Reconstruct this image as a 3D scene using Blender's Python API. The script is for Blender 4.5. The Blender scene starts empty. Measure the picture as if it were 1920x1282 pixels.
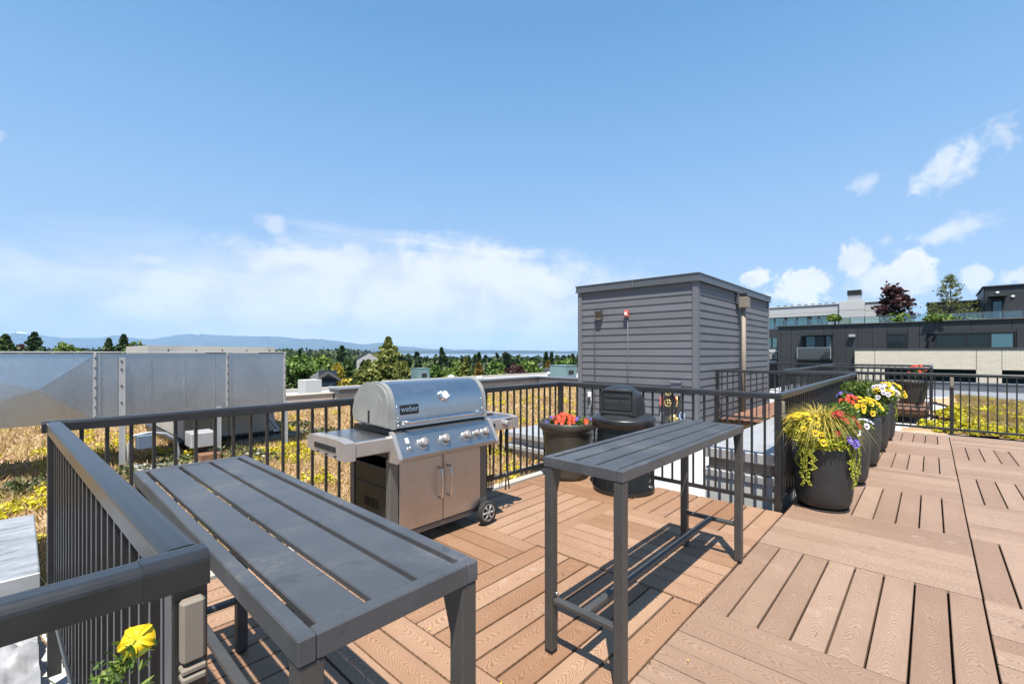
import bpy, bmesh, math, random
import numpy as np
from mathutils import Vector, Matrix, noise
R = math.radians
random.seed(7); rng = np.random.default_rng(11)
scn = bpy.context.scene
C = scn.collection

# ------------------------------------------------------------------ camera
YAW = 0.74467
HC = 1.469
cam = bpy.data.cameras.new('camera'); camo = bpy.data.objects.new('camera', cam); C.objects.link(camo)
camo.location = (0, 0, HC); camo.rotation_euler = (R(90), 0, YAW)
cam.sensor_width = 36; cam.lens = 16.0; cam.shift_y = 20/1920; cam.clip_start = .02; cam.clip_end = 200000
scn.camera = camo
# ------------------------------------------------------------------ sun and exposure
SV = Vector((.27, -.365, 1.0)).normalized()            # towards the sun
sl = bpy.data.lights.new('sun', 'SUN'); sl.energy = 5.0; sl.angle = R(.53); sl.color = (1, .95, .87)
so = bpy.data.objects.new('sun', sl); C.objects.link(so)
so.rotation_euler = SV.to_track_quat('Z', 'Y').to_euler()
scn.view_settings.view_transform = 'Standard'; scn.view_settings.look = 'None'
scn.view_settings.gamma = 1; scn.view_settings.use_curve_mapping = False
scn.view_settings.exposure = .94
cy = scn.cycles
cy.use_denoising = True; cy.max_bounces = 8; cy.volume_bounces = 1; cy.transparent_max_bounces = 12
cy.sample_clamp_indirect = 6
# ------------------------------------------------------------------ pixel helpers (used to work out world sizes)
SN, CN = math.sin(YAW), math.cos(YAW)
FP = 853.3
def azel(x, y):
    v = Vector(((x-960)/FP*CN - SN, CN + (x-960)/FP*SN, (661-y)/FP)).normalized()
    return math.atan2(v.x, v.y), math.asin(v.z)
def atdist(x, y, d):
    l = (x-960)/FP*d
    return (l*CN - d*SN, d*CN + l*SN, HC - (y-661)*d/FP)
def atY(x, y, Y):
    r = (x-960)/FP; X = (r*Y*CN - Y*SN)/(CN + r*SN); d = -X*SN + Y*CN
    return (X, HC - (y-661)*d/FP)
# ------------------------------------------------------------------ world: sky and clouds
W = bpy.data.worlds.new('World'); scn.world = W; W.use_nodes = True
NT = W.node_tree; NT.nodes.clear()
class NG:
    def __init__(s, nt): s.nt = nt
    def n(s, t, **k):
        nd = s.nt.nodes.new(t)
        for a, b in k.items(): setattr(nd, a, b)
        return nd
    def lk(s, a, b): s.nt.links.new(a, b)
    def put(s, sock, v):
        if v is None: return
        if isinstance(v, bpy.types.NodeSocket): s.lk(v, sock)
        else:
            try: sock.default_value = v
            except Exception:
                sock.default_value = tuple(v) + (1,) if len(v) == 3 else v
    def m(s, op, a, b=None, c=None, clamp=False):
        nd = s.n('ShaderNodeMath', operation=op); nd.use_clamp = clamp
        for i, v in enumerate((a, b, c)):
            if v is not None: s.put(nd.inputs[i], v)
        return nd.outputs[0]
    def ss(s, v, lo, hi):
        nd = s.n('ShaderNodeMapRange', interpolation_type='SMOOTHSTEP')
        s.put(nd.inputs[0], v); s.put(nd.inputs[1], lo); s.put(nd.inputs[2], hi)
        return nd.outputs[0]
    def noise(s, vec, scale=5, detail=4, rough=.5, dist=0, out=0):
        nd = s.n('ShaderNodeTexNoise'); s.put(nd.inputs['Vector'], vec)
        s.put(nd.inputs['Scale'], scale); s.put(nd.inputs['Detail'], detail)
        s.put(nd.inputs['Roughness'], rough); s.put(nd.inputs['Distortion'], dist)
        return nd.outputs[out]
    def mix(s, f, a, b, blend='MIX'):
        nd = s.n('ShaderNodeMix', data_type='RGBA', blend_type=blend, clamp_factor=True)
        s.put(nd.inputs[0], f); s.put(nd.inputs[6], a); s.put(nd.inputs[7], b)
        return nd.outputs[2]
    def ramp(s, f, stops):
        nd = s.n('ShaderNodeValToRGB'); s.put(nd.inputs[0], f)
        el = nd.color_ramp.elements
        while len(el) < len(stops): el.new(.5)
        for e, (p, c) in zip(el, stops): e.position = p; e.color = tuple(c) + (1,) if len(c) == 3 else c
        return nd.outputs[0]
    def vec(s, v, scale=(1, 1, 1), loc=(0, 0, 0)):
        nd = s.n('ShaderNodeMapping'); s.put(nd.inputs[0], v); nd.inputs[1].default_value = loc; nd.inputs[3].default_value = scale
        return nd.outputs[0]
g = NG(NT)
out = g.n('ShaderNodeOutputWorld'); bg = g.n('ShaderNodeBackground'); bg.inputs[1].default_value = .0815
sky = g.n('ShaderNodeTexSky', sky_type='NISHITA'); sky.sun_disc = False
sky.sun_elevation = math.asin(SV.z); sky.sun_rotation = math.atan2(SV.x, SV.y)
sky.altitude = 100; sky.air_density = 1.0; sky.dust_density = 1.0; sky.ozone_density = 1.6
tc = g.n('ShaderNodeTexCoord').outputs['Generated']
sep = g.n('ShaderNodeSeparateXYZ'); g.lk(tc, sep.inputs[0])
az = g.m('ARCTAN2', sep.outputs[0], sep.outputs[1]); el = g.m('ARCSINE', sep.outputs[2])
cmb = g.n('ShaderNodeCombineXYZ'); g.lk(az, cmb.inputs[0]); g.lk(el, cmb.inputs[1])
flat = cmb.outputs[0]
puff = g.noise(flat, 26, 9, .58, .35)
big_puff = g.noise(flat, 9, 6, .55, .3)
wisp = g.noise(g.vec(flat, (1.6, 9, 1)), 2.6, 9, .62, .9)
wisp2 = g.noise(g.vec(flat, (1.0, 4.6, 1), (3, 1, 0)), 2.6, 8, .56, .8)
def blob(x, y, rx, ry, nz, amp, lo, hi, k, sh=0):
    a0, e0 = azel(x, y)
    a1, _ = azel(x+rx, y); _, e1 = azel(x, y-ry)
    du = g.m('DIVIDE', g.m('SUBTRACT', az, a0), abs(a1-a0)); dv = g.m('DIVIDE', g.m('SUBTRACT', el, e0), abs(e1-e0))
    if sh: du = g.m('SUBTRACT', du, g.m('MULTIPLY', dv, sh))
    q = g.m('SUBTRACT', 1.0, g.m('SQRT', g.m('ADD', g.m('MULTIPLY', du, du), g.m('MULTIPLY', dv, dv))))
    q = g.m('ADD', q, g.m('MULTIPLY', g.m('SUBTRACT', nz, .5), amp))
    return g.m('MULTIPLY', g.ss(q, lo, hi), k)
masks = [
    blob(700, 585, 640, 160, wisp2, 1.0, .0, .6, .70), blob(840, 552, 390, 118, g.m('ADD', g.m('MULTIPLY', wisp2, .6), g.m('MULTIPLY', puff, .4)), 1.7, .0, .55, .84), blob(600, 500, 250, 70, g.m('ADD', g.m('MULTIPLY', wisp, .5), g.m('MULTIPLY', puff, .5)), 1.9, .0, .75, .78),
    blob(400, 560, 260, 90, wisp, 1.0, .0, .65, .75), blob(512, 425, 32, 28, puff, 2.2, .0, .9, .55),
    blob(285, 488, 64, 17, puff, 1.6, .05, .8, .65), blob(1010, 585, 240, 105, wisp2, 1.1, .0, .75, .75),
    blob(1502, 540, 82, 50, puff, 2.3, .10, .42, .97), blob(1415, 523, 42, 20, puff, 2.0, .08, .42, .95),
    blob(1602, 490, 44, 46, puff, 2.2, .08, .45, .95), blob(1705, 512, 66, 66, puff, 2.2, .06, .45, .96), blob(1655, 530, 90, 42, puff, 1.6, .0, .6, .8),
    blob(1808, 300, 110, 66, puff, 3.0, .05, .95, .70, .8), blob(1788, 432, 100, 32, puff, 2.3, .05, .8, .66, .4), blob(1622, 345, 42, 26, puff, 2.2, .1, .9, .45),
    blob(1825, 522, 42, 30, puff, 1.9, .08, .55, .8), blob(1945, 512, 85, 44, puff, 2.2, .08, .5, .92), blob(1660, 452, 22, 16, puff, 2.0, .1, .9, .45),
    blob(-20, 258, 40, 34, puff, 2.2, .1, .8, .65)]
# the same fair-weather cloud all round the sky, away from the frame
rest = g.m('MULTIPLY', g.ss(g.noise(flat, 3.0, 8, .6, .3), .56, .72), g.m('MULTIPLY', g.ss(el, .02, .10), g.ss(el, .75, .25)))
aw = g.m('ABSOLUTE', g.m('ADD', az, YAW))
masks.append(g.m('MULTIPLY', g.m('MULTIPLY', rest, g.ss(aw, 1.0, 1.35)), .8))
mk = masks[0]
for q in masks[1:]: mk = g.m('MAXIMUM', mk, q)
cloudcol = g.mix(g.ss(g.m('ADD', g.m('MULTIPLY', big_puff, .7), g.m('MULTIPLY', wisp2, .3)), .36, .56), (5.3, 5.6, 5.95), (6.7, 6.75, 6.85))
clear = g.ramp(g.m('MULTIPLY', el, .6366), [(0, (.40, .475, .555)), (.10, (.275, .40, .575)), (.25, (.17, .325, .555)), (.39, (.10, .245, .465)), (.7, (.08, .19, .40))])
clear10 = g.mix(1.0, clear, (10, 10, 10), 'MULTIPLY')
skc = g.mix(1.0, sky.outputs[0], (1.04, 1.22, 1.33), 'MULTIPLY')
sk2 = g.mix(.85, skc, clear10)
g.lk(g.mix(mk, sk2, cloudcol), bg.inputs[0]); g.lk(bg.outputs[0], out.inputs[0])

# ------------------------------------------------------------------ materials
MATS = {}
KA = .60                                               # one factor for all painted and grown surfaces
def ks(c): return tuple(x*KA for x in c)
def mat(name, col=None, rough=.6, metal=0, spec=None, fn=None, emit=None, **kw):
    if name in MATS: return MATS[name]
    m = bpy.data.materials.new(name); m.use_nodes = True; MATS[name] = m
    b = m.node_tree.nodes['Principled BSDF']; q = NG(m.node_tree)
    if col: b.inputs['Base Color'].default_value = tuple(col) + (1,)
    b.inputs['Roughness'].default_value = rough; b.inputs['Metallic'].default_value = metal
    if spec is not None: b.inputs['Specular IOR Level'].default_value = spec
    for k, v in kw.items(): b.inputs[k.replace('_', ' ')].default_value = v
    if fn: fn(q, b)
    return m
def ocoord(q): return q.n('ShaderNodeTexCoord').outputs['Object']
def gcoord(q): return q.n('ShaderNodeNewGeometry').outputs['Position']
def orand(q): return q.n('ShaderNodeObjectInfo').outputs['Random']
def bump(q, b, h, dist=.002, st=.5):
    nd = q.n('ShaderNodeBump'); nd.inputs['Strength'].default_value = st; nd.inputs['Distance'].default_value = dist
    q.lk(h, nd.inputs['Height']); q.lk(nd.outputs[0], b.inputs['Normal'])
def speckled(c, var=.25, scale=6, rough=.6, metal=0, rv=.1, bmp=0, bsc=60, world=False, st=.5, **kw):
    def fn(q, b):
        v = gcoord(q) if world else ocoord(q)
        n1 = q.noise(v, scale, 6, .6); n2 = q.noise(v, scale*9, 4, .6)
        f = q.m('ADD', q.m('MULTIPLY', n1, .7), q.m('MULTIPLY', n2, .3))
        lo = tuple(x*(1-var) for x in c); hi = tuple(min(1, x*(1+var)) for x in c)
        tone = q.m('ADD', .93, q.m('MULTIPLY', orand(q), .14)); tn = q.n('ShaderNodeCombineXYZ'); [q.lk(tone, tn.inputs[i_]) for i_ in range(3)]
        q.lk(q.mix(1.0, q.ramp(f, [(.3, lo), (.7, hi)]), tn.outputs[0], 'MULTIPLY'), b.inputs['Base Color'])
        q.lk(q.m('ADD', rough-rv, q.m('MULTIPLY', n1, 2*rv)), b.inputs['Roughness'])
        if bmp: bump(q, b, q.noise(v, bsc, 4, .6), bmp, st)
    return fn
def spk(name, c, **k):
    if k.get('metal', 0) < .5: c = ks(c)
    kw = {a: k[a] for a in ('spec',) if a in k}; k.pop('spec', None)
    return mat(name, c, k.get('rough', .6), k.get('metal', 0), kw.get('spec'), speckled(c, **k))

def plank_fn(c_lo, c_hi, line):
    c_lo, c_hi, line = ks(c_lo), ks(c_hi), ks(line)
    def fn(q, b):
        v = ocoord(q); rn = orand(q)
        sp = q.n('ShaderNodeSeparateXYZ'); q.lk(v, sp.inputs[0])
        off = q.n('ShaderNodeCombineXYZ'); q.lk(q.m('MULTIPLY', rn, 37.0), off.inputs[0]); q.lk(q.m('MULTIPLY', rn, 91.0), off.inputs[1])
        ad = q.n('ShaderNodeVectorMath', operation='ADD'); q.lk(v, ad.inputs[0]); q.lk(off.outputs[0], ad.inputs[1])
        vv = ad.outputs[0]
        x = q.m('ADD', q.m('ADD', sp.outputs[0], 3.0), q.m('MULTIPLY', rn, 1.3))
        y = q.m('ADD', sp.outputs[1], q.m('MULTIPLY', q.m('SUBTRACT', q.noise(q.vec(vv, (3, 3, 3)), 1, 2, .5), .5), .05))
        y2 = q.m('MULTIPLY', q.m('MULTIPLY', y, y), 55.0)
        f = q.m('ADD', q.m('MULTIPLY', x, 1.0), y2)
        f = q.m('ADD', f, q.m('ADD', q.m('MULTIPLY', q.noise(q.vec(vv, (14, 40, 1)), 1, 3, .6), .06), q.m('MULTIPLY', q.noise(q.vec(vv, (3.2, 9, 1)), 1, 3, .55), .26)))
        ph = q.m('FRACT', q.m('MULTIPLY', f, 31.0))
        tri = q.m('ABSOLUTE', q.m('SUBTRACT', ph, .5))
        ln = q.ss(tri, .24, .05)
        str_ = q.m('MULTIPLY', ln, q.m('ADD', .25, q.m('MULTIPLY', q.noise(q.vec(vv, (2.5, 9, 1)), 1.4, 3, .6), 1.0)), clamp=True)
        big = q.noise(gcoord(q), 1.1, 4, .6); fine = q.noise(q.vec(vv, (6, 120, 1)), 1, 3, .6)
        t = q.m('ADD', q.m('ADD', q.m('MULTIPLY', big, .45), q.m('MULTIPLY', rn, .36)), q.m('MULTIPLY', fine, .2))
        base = q.ramp(t, [(.3, c_lo), (.68, c_hi)])
        col = q.mix(q.m('MULTIPLY', str_, .66), base, line)
        # bleached scuffs and drips
        sc = q.ss(q.noise(gcoord(q), 3.2, 6, .65, .4), .60, .74)
        col = q.mix(q.m('MULTIPLY', sc, .28), col, (.46, .38, .32))
        dk = q.ss(q.noise(gcoord(q), 7.0, 4, .6), .66, .74)
        col = q.mix(q.m('MULTIPLY', dk, .34), col, (.12, .07, .04))
        q.lk(col, b.inputs['Base Color'])
        q.lk(q.m('ADD', .5, q.m('MULTIPLY', big, .25)), b.inputs['Roughness'])
        bump(q, b, q.m('SUBTRACT', q.m('MULTIPLY', fine, .3), str_), .0015, .6)
    return fn
M_plankL = mat('tan_composite', rough=.6, fn=plank_fn((.40, .21, .11), (.58, .36, .225), (.14, .066, .03)))
M_plankR = mat('rosy_composite', rough=.6, fn=plank_fn((.39, .245, .162), (.53, .36, .255), (.19, .105, .065)))
M_under = mat('deck_subframe_brown', (.06, .03, .012), .9)  # even dark brown of the substructure seen through the board gaps
M_rail = spk('rail_paint', (.034, .035, .037), rough=.30, rv=.07, var=.3, scale=5)
M_table = spk('table_powdercoat', (.092, .100, .112), rough=.40, rv=.16, var=.34, scale=5.5)
def table_fn(q, b):
    v = ocoord(q); n = q.noise(v, 4.5, 6, .65, .5); f = q.noise(v, 60, 4, .7); r1 = q.noise(q.vec(v, (2, 40, 40)), 3, 4, .7)
    base = q.ramp(n, [(.3, (.046, .048, .052)), (.7, (.068, .071, .077))])
    dust = q.m('MULTIPLY', q.ss(q.m('ADD', q.m('MULTIPLY', n, .6), q.m('MULTIPLY', f, .4)), .50, .66), .5)
    c = q.mix(dust, base, (.12, .12, .118)); mark = q.ss(q.noise(v, 9, 3, .5, 1.2), .64, .69)
    c = q.mix(q.m('MULTIPLY', mark, .45), c, (.03, .031, .034)); scr = q.ss(r1, .66, .72)
    q.lk(q.mix(q.m('MULTIPLY', scr, .35), c, (.17, .17, .17)), b.inputs['Base Color'])
    q.lk(q.m('ADD', .30, q.m('ADD', q.m('MULTIPLY', n, .16), q.m('MULTIPLY', dust, .5))), b.inputs['Roughness'])
M_table = mat('dusty_powdercoat', fn=table_fn)
M_leg = spk('table_leg_paint', (.082, .08, .076), rough=.45, rv=.1, var=.2, scale=9)
M_tan = spk('tan_metal', (.36, .30, .235), rough=.6, var=.12, scale=8)
M_black = mat('black_plastic', (.012, .012, .013), .5)
def steel_fn(base, r0, stre, sm=.35):
    def fn(q, b):
        v = ocoord(q)
        st = q.noise(q.vec(v, stre), 1, 5, .6); sw = q.noise(v, 4, 5, .65, 1.5)
        dirt = q.ss(q.noise(v, 9, 6, .7), .55, .75)
        q.lk(q.mix(q.m('MULTIPLY', dirt, sm), q.ramp(sw, [(.3, tuple(x*.9 for x in base)), (.7, base)]), tuple(x*.7 for x in base)), b.inputs['Base Color'])
        q.lk(q.m('ADD', r0, q.m('ADD', q.m('MULTIPLY', sw, .16), q.m('MULTIPLY', st, .12))), b.inputs['Roughness'])
    return fn
M_steel = mat('brushed_steel', metal=1, fn=steel_fn((.52, .515, .51), .17, (3, 300, 300), .5))
M_panel = mat('panel_steel', metal=1, fn=steel_fn((.44, .43, .42), .26, (3, 300, 300), .5))
M_door = mat('door_steel', metal=1, fn=steel_fn((.50, .47, .44), .24, (60, 60, 2), .45))
M_chrome = mat('chrome', (.62, .62, .61), .2, 1)
M_cast = spk('cast_grey_enamel', (.46, .46, .43), rough=.45, var=.14, scale=9, bmp=.0006, bsc=120, metal=.25)
M_frameg = spk('grill_frame_paint', (.24, .235, .22), rough=.42, var=.12, scale=6, metal=.45)
M_shelf = spk('shelf_front_paint', (.42, .385, .36), rough=.38, var=.12, scale=6, metal=.55)
M_dark = spk('grill_dark_steel', (.035, .034, .030), rough=.35, var=.3, scale=5, metal=.3)
M_rubber = mat('rubber', (.02, .02, .02), .8)
M_knob = spk('knob_plastic', (.46, .44, .43), rough=.4, var=.2, scale=40, metal=.3)
def galv_fn(q, b):
    v = ocoord(q); vo = q.n('ShaderNodeTexVoronoi'); vo.inputs['Scale'].default_value = 28; q.lk(v, vo.inputs['Vector'])
    bw = q.n('ShaderNodeRGBToBW'); q.lk(vo.outputs['Color'], bw.inputs[0])
    n = q.noise(v, 1.3, 5, .6, .6)
    t = q.m('ADD', q.m('MULTIPLY', bw.outputs[0], .22), q.m('MULTIPLY', n, .78))
    q.lk(q.ramp(t, [(.3, (.46, .485, .505)), (.7, (.56, .58, .595))]), b.inputs['Base Color'])
    q.lk(q.m('ADD', .28, q.m('MULTIPLY', t, .16)), b.inputs['Roughness'])
    bump(q, b, n, .012, .10)
M_galv = mat('galvanised', metal=1.0, fn=galv_fn)
M_galvl = spk('galvanised_light', (.60, .61, .62), rough=.5, var=.14, scale=4, metal=.3)
M_white = spk('white_roof_membrane', (.72, .72, .70), rough=.7, var=.07, scale=1.2, bmp=.004, bsc=2.5, world=True)
M_cream = spk('cream_coping', (.68, .63, .56), rough=.7, var=.07, scale=1.5)
M_unit = spk('unit_beige_enamel', (.63, .60, .54), rough=.6, var=.1, scale=2)
M_coping = spk('grey_coping', (.22, .23, .25), rough=.4, var=.12, scale=1.2, metal=.3)
M_siding = spk('grey_siding', (.185, .19, .212), rough=.72, var=.08, scale=2.2, bmp=.0012, bsc=90, st=.35)
M_trim = spk('grey_trim', (.195, .20, .222), rough=.62, var=.06, scale=2)
M_fascia = spk('fascia_metal', (.15, .158, .172), rough=.42, var=.08, scale=2, metal=.2)
M_pot = spk('charcoal_resin', (.040, .041, .043), rough=.5, var=.25, scale=8, bmp=.001, bsc=60, st=.3)
M_potg = spk('olive_ribbed_resin', (.078, .074, .058), rough=.45, var=.25, scale=6, bmp=.001, bsc=50, st=.3)
M_soil = spk('potting_soil', (.05, .033, .02), rough=.95, var=.5, scale=30, bmp=.01, bsc=60)
M_lid = spk('bin_lid_plastic', (.036, .040, .045), rough=.36, var=.35, scale=7, bmp=.0006, bsc=90, st=.3)
M_binmesh = mat('bin_mesh_black', (.016, .017, .017), .3)
M_green = mat('attr', (.1, .2, .05), .6)
def leafmat(name, stops, rough=.55, sub=.25, attr='cv', k=1.3):
    stops = [(p, tuple(min(.85, x*KA*k) for x in c)) for p, c in stops]
    def fn(q, b):
        a = q.n('ShaderNodeAttribute'); a.attribute_name = attr
        q.lk(q.ramp(a.outputs['Fac'], stops), b.inputs['Base Color'])
        b.inputs['Specular IOR Level'].default_value = .3
        # leaves let some light through
        tr = q.n('ShaderNodeBsdfTranslucent'); q.lk(q.ramp(a.outputs['Fac'], stops), tr.inputs[0])
        mx = q.n('ShaderNodeMixShader'); mx.inputs[0].default_value = sub
        q.lk(b.outputs[0], mx.inputs[1]); q.lk(tr.outputs[0], mx.inputs[2])
        o = [n for n in q.nt.nodes if n.type == 'OUTPUT_MATERIAL'][0]; q.lk(mx.outputs[0], o.inputs[0])
    return mat(name, rough=rough, fn=fn)
LM = dict(
    con=leafmat('conifer_needles', [(0, (.018, .036, .014)), (.5, (.042, .072, .022)), (1, (.085, .115, .035))], k=2.3),
    dark=leafmat('dark_needles', [(0, (.012, .028, .014)), (.6, (.03, .054, .024)), (1, (.055, .085, .035))], k=2.3),
    olive=leafmat('olive_needles', [(0, (.035, .050, .012)), (.5, (.095, .115, .026)), (1, (.175, .18, .045))], k=2.3),
    gold=leafmat('golden_needles', [(0, (.10, .09, .012)), (.5, (.22, .18, .02)), (1, (.34, .27, .04))], k=2.3),
    round=leafmat('broad_leaves', [(0, (.025, .055, .012)), (.5, (.065, .115, .02)), (1, (.13, .19, .04))], k=2.3),
    lime=leafmat('light_leaves', [(0, (.045, .08, .015)), (.5, (.11, .16, .03)), (1, (.19, .24, .06))], k=2.3),
    plum=leafmat('plum_leaves', [(0, (.02, .010, .011)), (.5, (.05, .022, .022)), (1, (.11, .045, .042))], k=2.3),
    rust=leafmat('rusty_leaves', [(0, (.06, .06, .015)), (.5, (.15, .10, .02)), (1, (.22, .15, .04))], k=2.3))
M_bark = spk('bark', (.07, .052, .038), rough=.9, var=.3, scale=5)
M_dry = leafmat('dry_grass_blades', [(0, (.36, .22, .10)), (.35, (.58, .40, .19)), (.7, (.74, .56, .31)), (.86, (.26, .27, .06)), (1, (.56, .46, .09))], sub=.35)
M_sedum = leafmat('sedum_leaves', [(0, (.16, .18, .015)), (.3, (.36, .36, .02)), (.7, (.68, .58, .02)), (1, (.82, .70, .05))], sub=.2)
M_sage = leafmat('sedum_green', [(0, (.03, .05, .015)), (.6, (.09, .12, .03)), (.8, (.2, .2, .08)), (1, (.62, .52, .42))], sub=.2)
M_goldg = leafmat('golden_grass_blades', [(0, (.42, .33, .04)), (.5, (.72, .56, .09)), (1, (.86, .72, .26))], sub=.35)
M_jenny = leafmat('creeping_leaves', [(0, (.22, .26, .02)), (.5, (.45, .48, .04)), (1, (.66, .62, .10))], sub=.3)
M_fol = leafmat('planter_leaves', [(0, (.04, .08, .015)), (.5, (.11, .19, .03)), (1, (.24, .32, .06))], sub=.3)
def petal(name, c): return mat(name, tuple(x*.72 for x in c), .55, spec=.3)
P_yel = petal('petal_yellow', (.80, .55, .01)); P_whi = petal('petal_white', (.78, .76, .80)); P_red = petal('petal_red', (.38, .015, .01))
P_pur = petal('petal_purple', (.16, .11, .50)); P_ora = petal('petal_coral', (.75, .085, .04)); P_blo = petal('petal_blotch', (.035, .008, .012))
P_vio = petal('petal_violet', (.10, .03, .25))

# ------------------------------------------------------------------ mesh builder
class MB:
    def __init__(s): s.v = []; s.f = []; s.mi = []; s.cur = 0; s.sm = []; s.smooth = False
    def add(s, vs, fs):
        o = len(s.v); s.v += [tuple(p) for p in vs]
        for f in fs: s.f.append(tuple(i+o for i in f)); s.mi.append(s.cur); s.sm.append(s.smooth)
    def box(s, x0, y0, z0, x1, y1, z1):
        s.add([(x0,y0,z0),(x1,y0,z0),(x1,y1,z0),(x0,y1,z0),(x0,y0,z1),(x1,y0,z1),(x1,y1,z1),(x0,y1,z1)],
              [(0,3,2,1),(4,5,6,7),(0,1,5,4),(1,2,6,5),(2,3,7,6),(3,0,4,7)]); return s
    def cbox(s, x0, y0, z0, x1, y1, z1, c=.004):
        c = min(c, abs(x1-x0)*.45, abs(y1-y0)*.45, abs(z1-z0)*.45)
        vs = []; idx = {}
        for i, X in enumerate((x0, x1)):
            for j, Y in enumerate((y0, y1)):
                for k, Z in enumerate((z0, z1)):
                    sx = 1 if i == 0 else -1; sy = 1 if j == 0 else -1; sz = 1 if k == 0 else -1
                    for a in range(3):
                        p = [X, Y, Z]
                        for b, sg in enumerate((sx, sy, sz)):
                            if b != a: p[b] += sg*c
                        idx[i, j, k, a] = len(vs); vs.append(p)
        cen = Vector(((x0+x1)/2, (y0+y1)/2, (z0+z1)/2)); fs = []
        def F(*ids):
            P = [Vector(vs[i]) for i in ids]; n = (P[1]-P[0]).cross(P[2]-P[0]); m = sum(P, Vector())/len(P)
            fs.append(tuple(ids) if n.dot(m-cen) > 0 else tuple(reversed(ids)))
        for a in range(3):
            o = [b for b in range(3) if b != a]
            for sd in (0, 1):
                q = []
                for p, r in ((0, 0), (1, 0), (1, 1), (0, 1)):
                    t = [0, 0, 0]; t[a] = sd; t[o[0]] = p; t[o[1]] = r; q.append(idx[(*t, a)])
                F(*q)
            for p in (0, 1):
                for r in (0, 1):
                    t0 = [0, 0, 0]; t0[o[0]] = p; t0[o[1]] = r; t1 = list(t0); t1[a] = 1
                    F(idx[(*t0, o[0])], idx[(*t1, o[0])], idx[(*t1, o[1])], idx[(*t0, o[1])])
        for i in (0, 1):
            for j in (0, 1):
                for k in (0, 1): F(idx[i, j, k, 0], idx[i, j, k, 1], idx[i, j, k, 2])
        s.add(vs, fs); return s
    def prism(s, poly, a, b, axis=0):
        """polygon in the plane across `axis`, swept from a to b"""
        def mk(u, v, t): return {0: (t, u, v), 1: (u, t, v), 2: (u, v, t)}[axis]
        n = len(poly); vs = [mk(u, v, a) for u, v in poly] + [mk(u, v, b) for u, v in poly]
        fs = [tuple(range(n)), tuple(range(2*n-1, n-1, -1))] + [(i, i+n, (i+1) % n+n, (i+1) % n) for i in range(n)]
        ar = sum(poly[i][0]*poly[(i+1) % n][1]-poly[(i+1) % n][0]*poly[i][1] for i in range(n))
        flip = (ar > 0) == (axis != 1)
        if (b < a): flip = not flip
        s.add(vs, [tuple(reversed(f)) for f in fs] if flip else fs); return s
    def tube(s, pts, r, n=8, cap=True):
        pts = [Vector(p) for p in pts]; rs = r if isinstance(r, (list, tuple)) else [r]*len(pts)
        vs = []; up = None
        for i, p in enumerate(pts):
            t = (pts[min(i+1, len(pts)-1)]-pts[max(i-1, 0)]).normalized()
            if up is None: up = Vector((0, 0, 1)) if abs(t.z) < .9 else Vector((1, 0, 0))
            u = (up-t*up.dot(t)).normalized(); w = t.cross(u); up = u
            for k in range(n):
                a = 2*math.pi*k/n; vs.append(p+(u*math.cos(a)+w*math.sin(a))*rs[i])
        fs = [(i*n+k, i*n+(k+1) % n, (i+1)*n+(k+1) % n, (i+1)*n+k) for i in range(len(pts)-1) for k in range(n)]
        if cap: fs += [tuple(range(n-1, -1, -1)), tuple((len(pts)-1)*n+k for k in range(n))]
        o = s.smooth; s.smooth = n > 4; s.add(vs, fs); s.smooth = o; return s
    def lathe(s, prof, n=40, c=(0, 0, 0), axis='z', smooth=True):
        vs = []
        for r, z in prof:
            for k in range(n):
                a = 2*math.pi*k/n; x, y = r*math.cos(a), r*math.sin(a)
                p = (x, y, z) if axis == 'z' else ((z, x, y) if axis == 'x' else (y, z, x))
                vs.append((p[0]+c[0], p[1]+c[1], p[2]+c[2]))
        fs = [(i*n+k, i*n+(k+1) % n, (i+1)*n+(k+1) % n, (i+1)*n+k) for i in range(len(prof)-1) for k in range(n)]
        o = s.smooth; s.smooth = smooth; s.add(vs, fs); s.smooth = o; return s
    def quadstrip(s, pts, wid, nrm):
        pts = [Vector(p) for p in pts]; vs = []
        for i, p in enumerate(pts):
            t = (pts[min(i+1, len(pts)-1)]-pts[max(i-1, 0)]).normalized(); w = t.cross(nrm).normalized()
            hw = (wid[i] if isinstance(wid, (list, tuple)) else wid)/2
            vs += [p-w*hw, p+w*hw]
        s.add(vs, [(2*i, 2*i+1, 2*i+3, 2*i+2) for i in range(len(pts)-1)]); return s
    def mesh(s, name, mats):
        me = bpy.data.meshes.new(name); me.from_pydata(s.v, [], s.f)
        for m in (mats if isinstance(mats, (list, tuple)) else [mats]): me.materials.append(m)
        if any(s.mi): me.polygons.foreach_set('material_index', s.mi)
        if any(s.sm): me.polygons.foreach_set('use_smooth', s.sm)
        me.update(); return me
    def build(s, name, mats, parent=None, loc=None):
        return link(name, s.mesh(name, mats), parent, loc)
def link(name, me, parent=None, loc=None, rot=None):
    o = bpy.data.objects.new(name, me); C.objects.link(o)
    if parent: o.parent = parent
    if loc is not None: o.location = loc
    if rot is not None: o.rotation_euler = rot
    return o
def tag(o, label, cat, group=None):
    o['label'] = label; o['category'] = cat
    if group: o['group'] = group
    return o
def thing(name, label, cat, loc=(0, 0, 0), rz=0, group=None):
    o = bpy.data.objects.new(name, None); C.objects.link(o); o.location = loc; o.rotation_euler = (0, 0, rz)
    o.empty_display_size = .1
    return tag(o, label, cat, group)
def struct(o): o['kind'] = 'structure'; return o
def stuff(o): o['kind'] = 'stuff'; return o
def part(name, m, parent, fn, loc=None):
    b = MB(); fn(b); return b.build(name, m, parent, loc)
def copy_tree(o, parent=None):
    c = o.copy(); C.objects.link(c)
    if parent: c.parent = parent
    for ch in list(o.children): copy_tree(ch, c)
    return c
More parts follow.
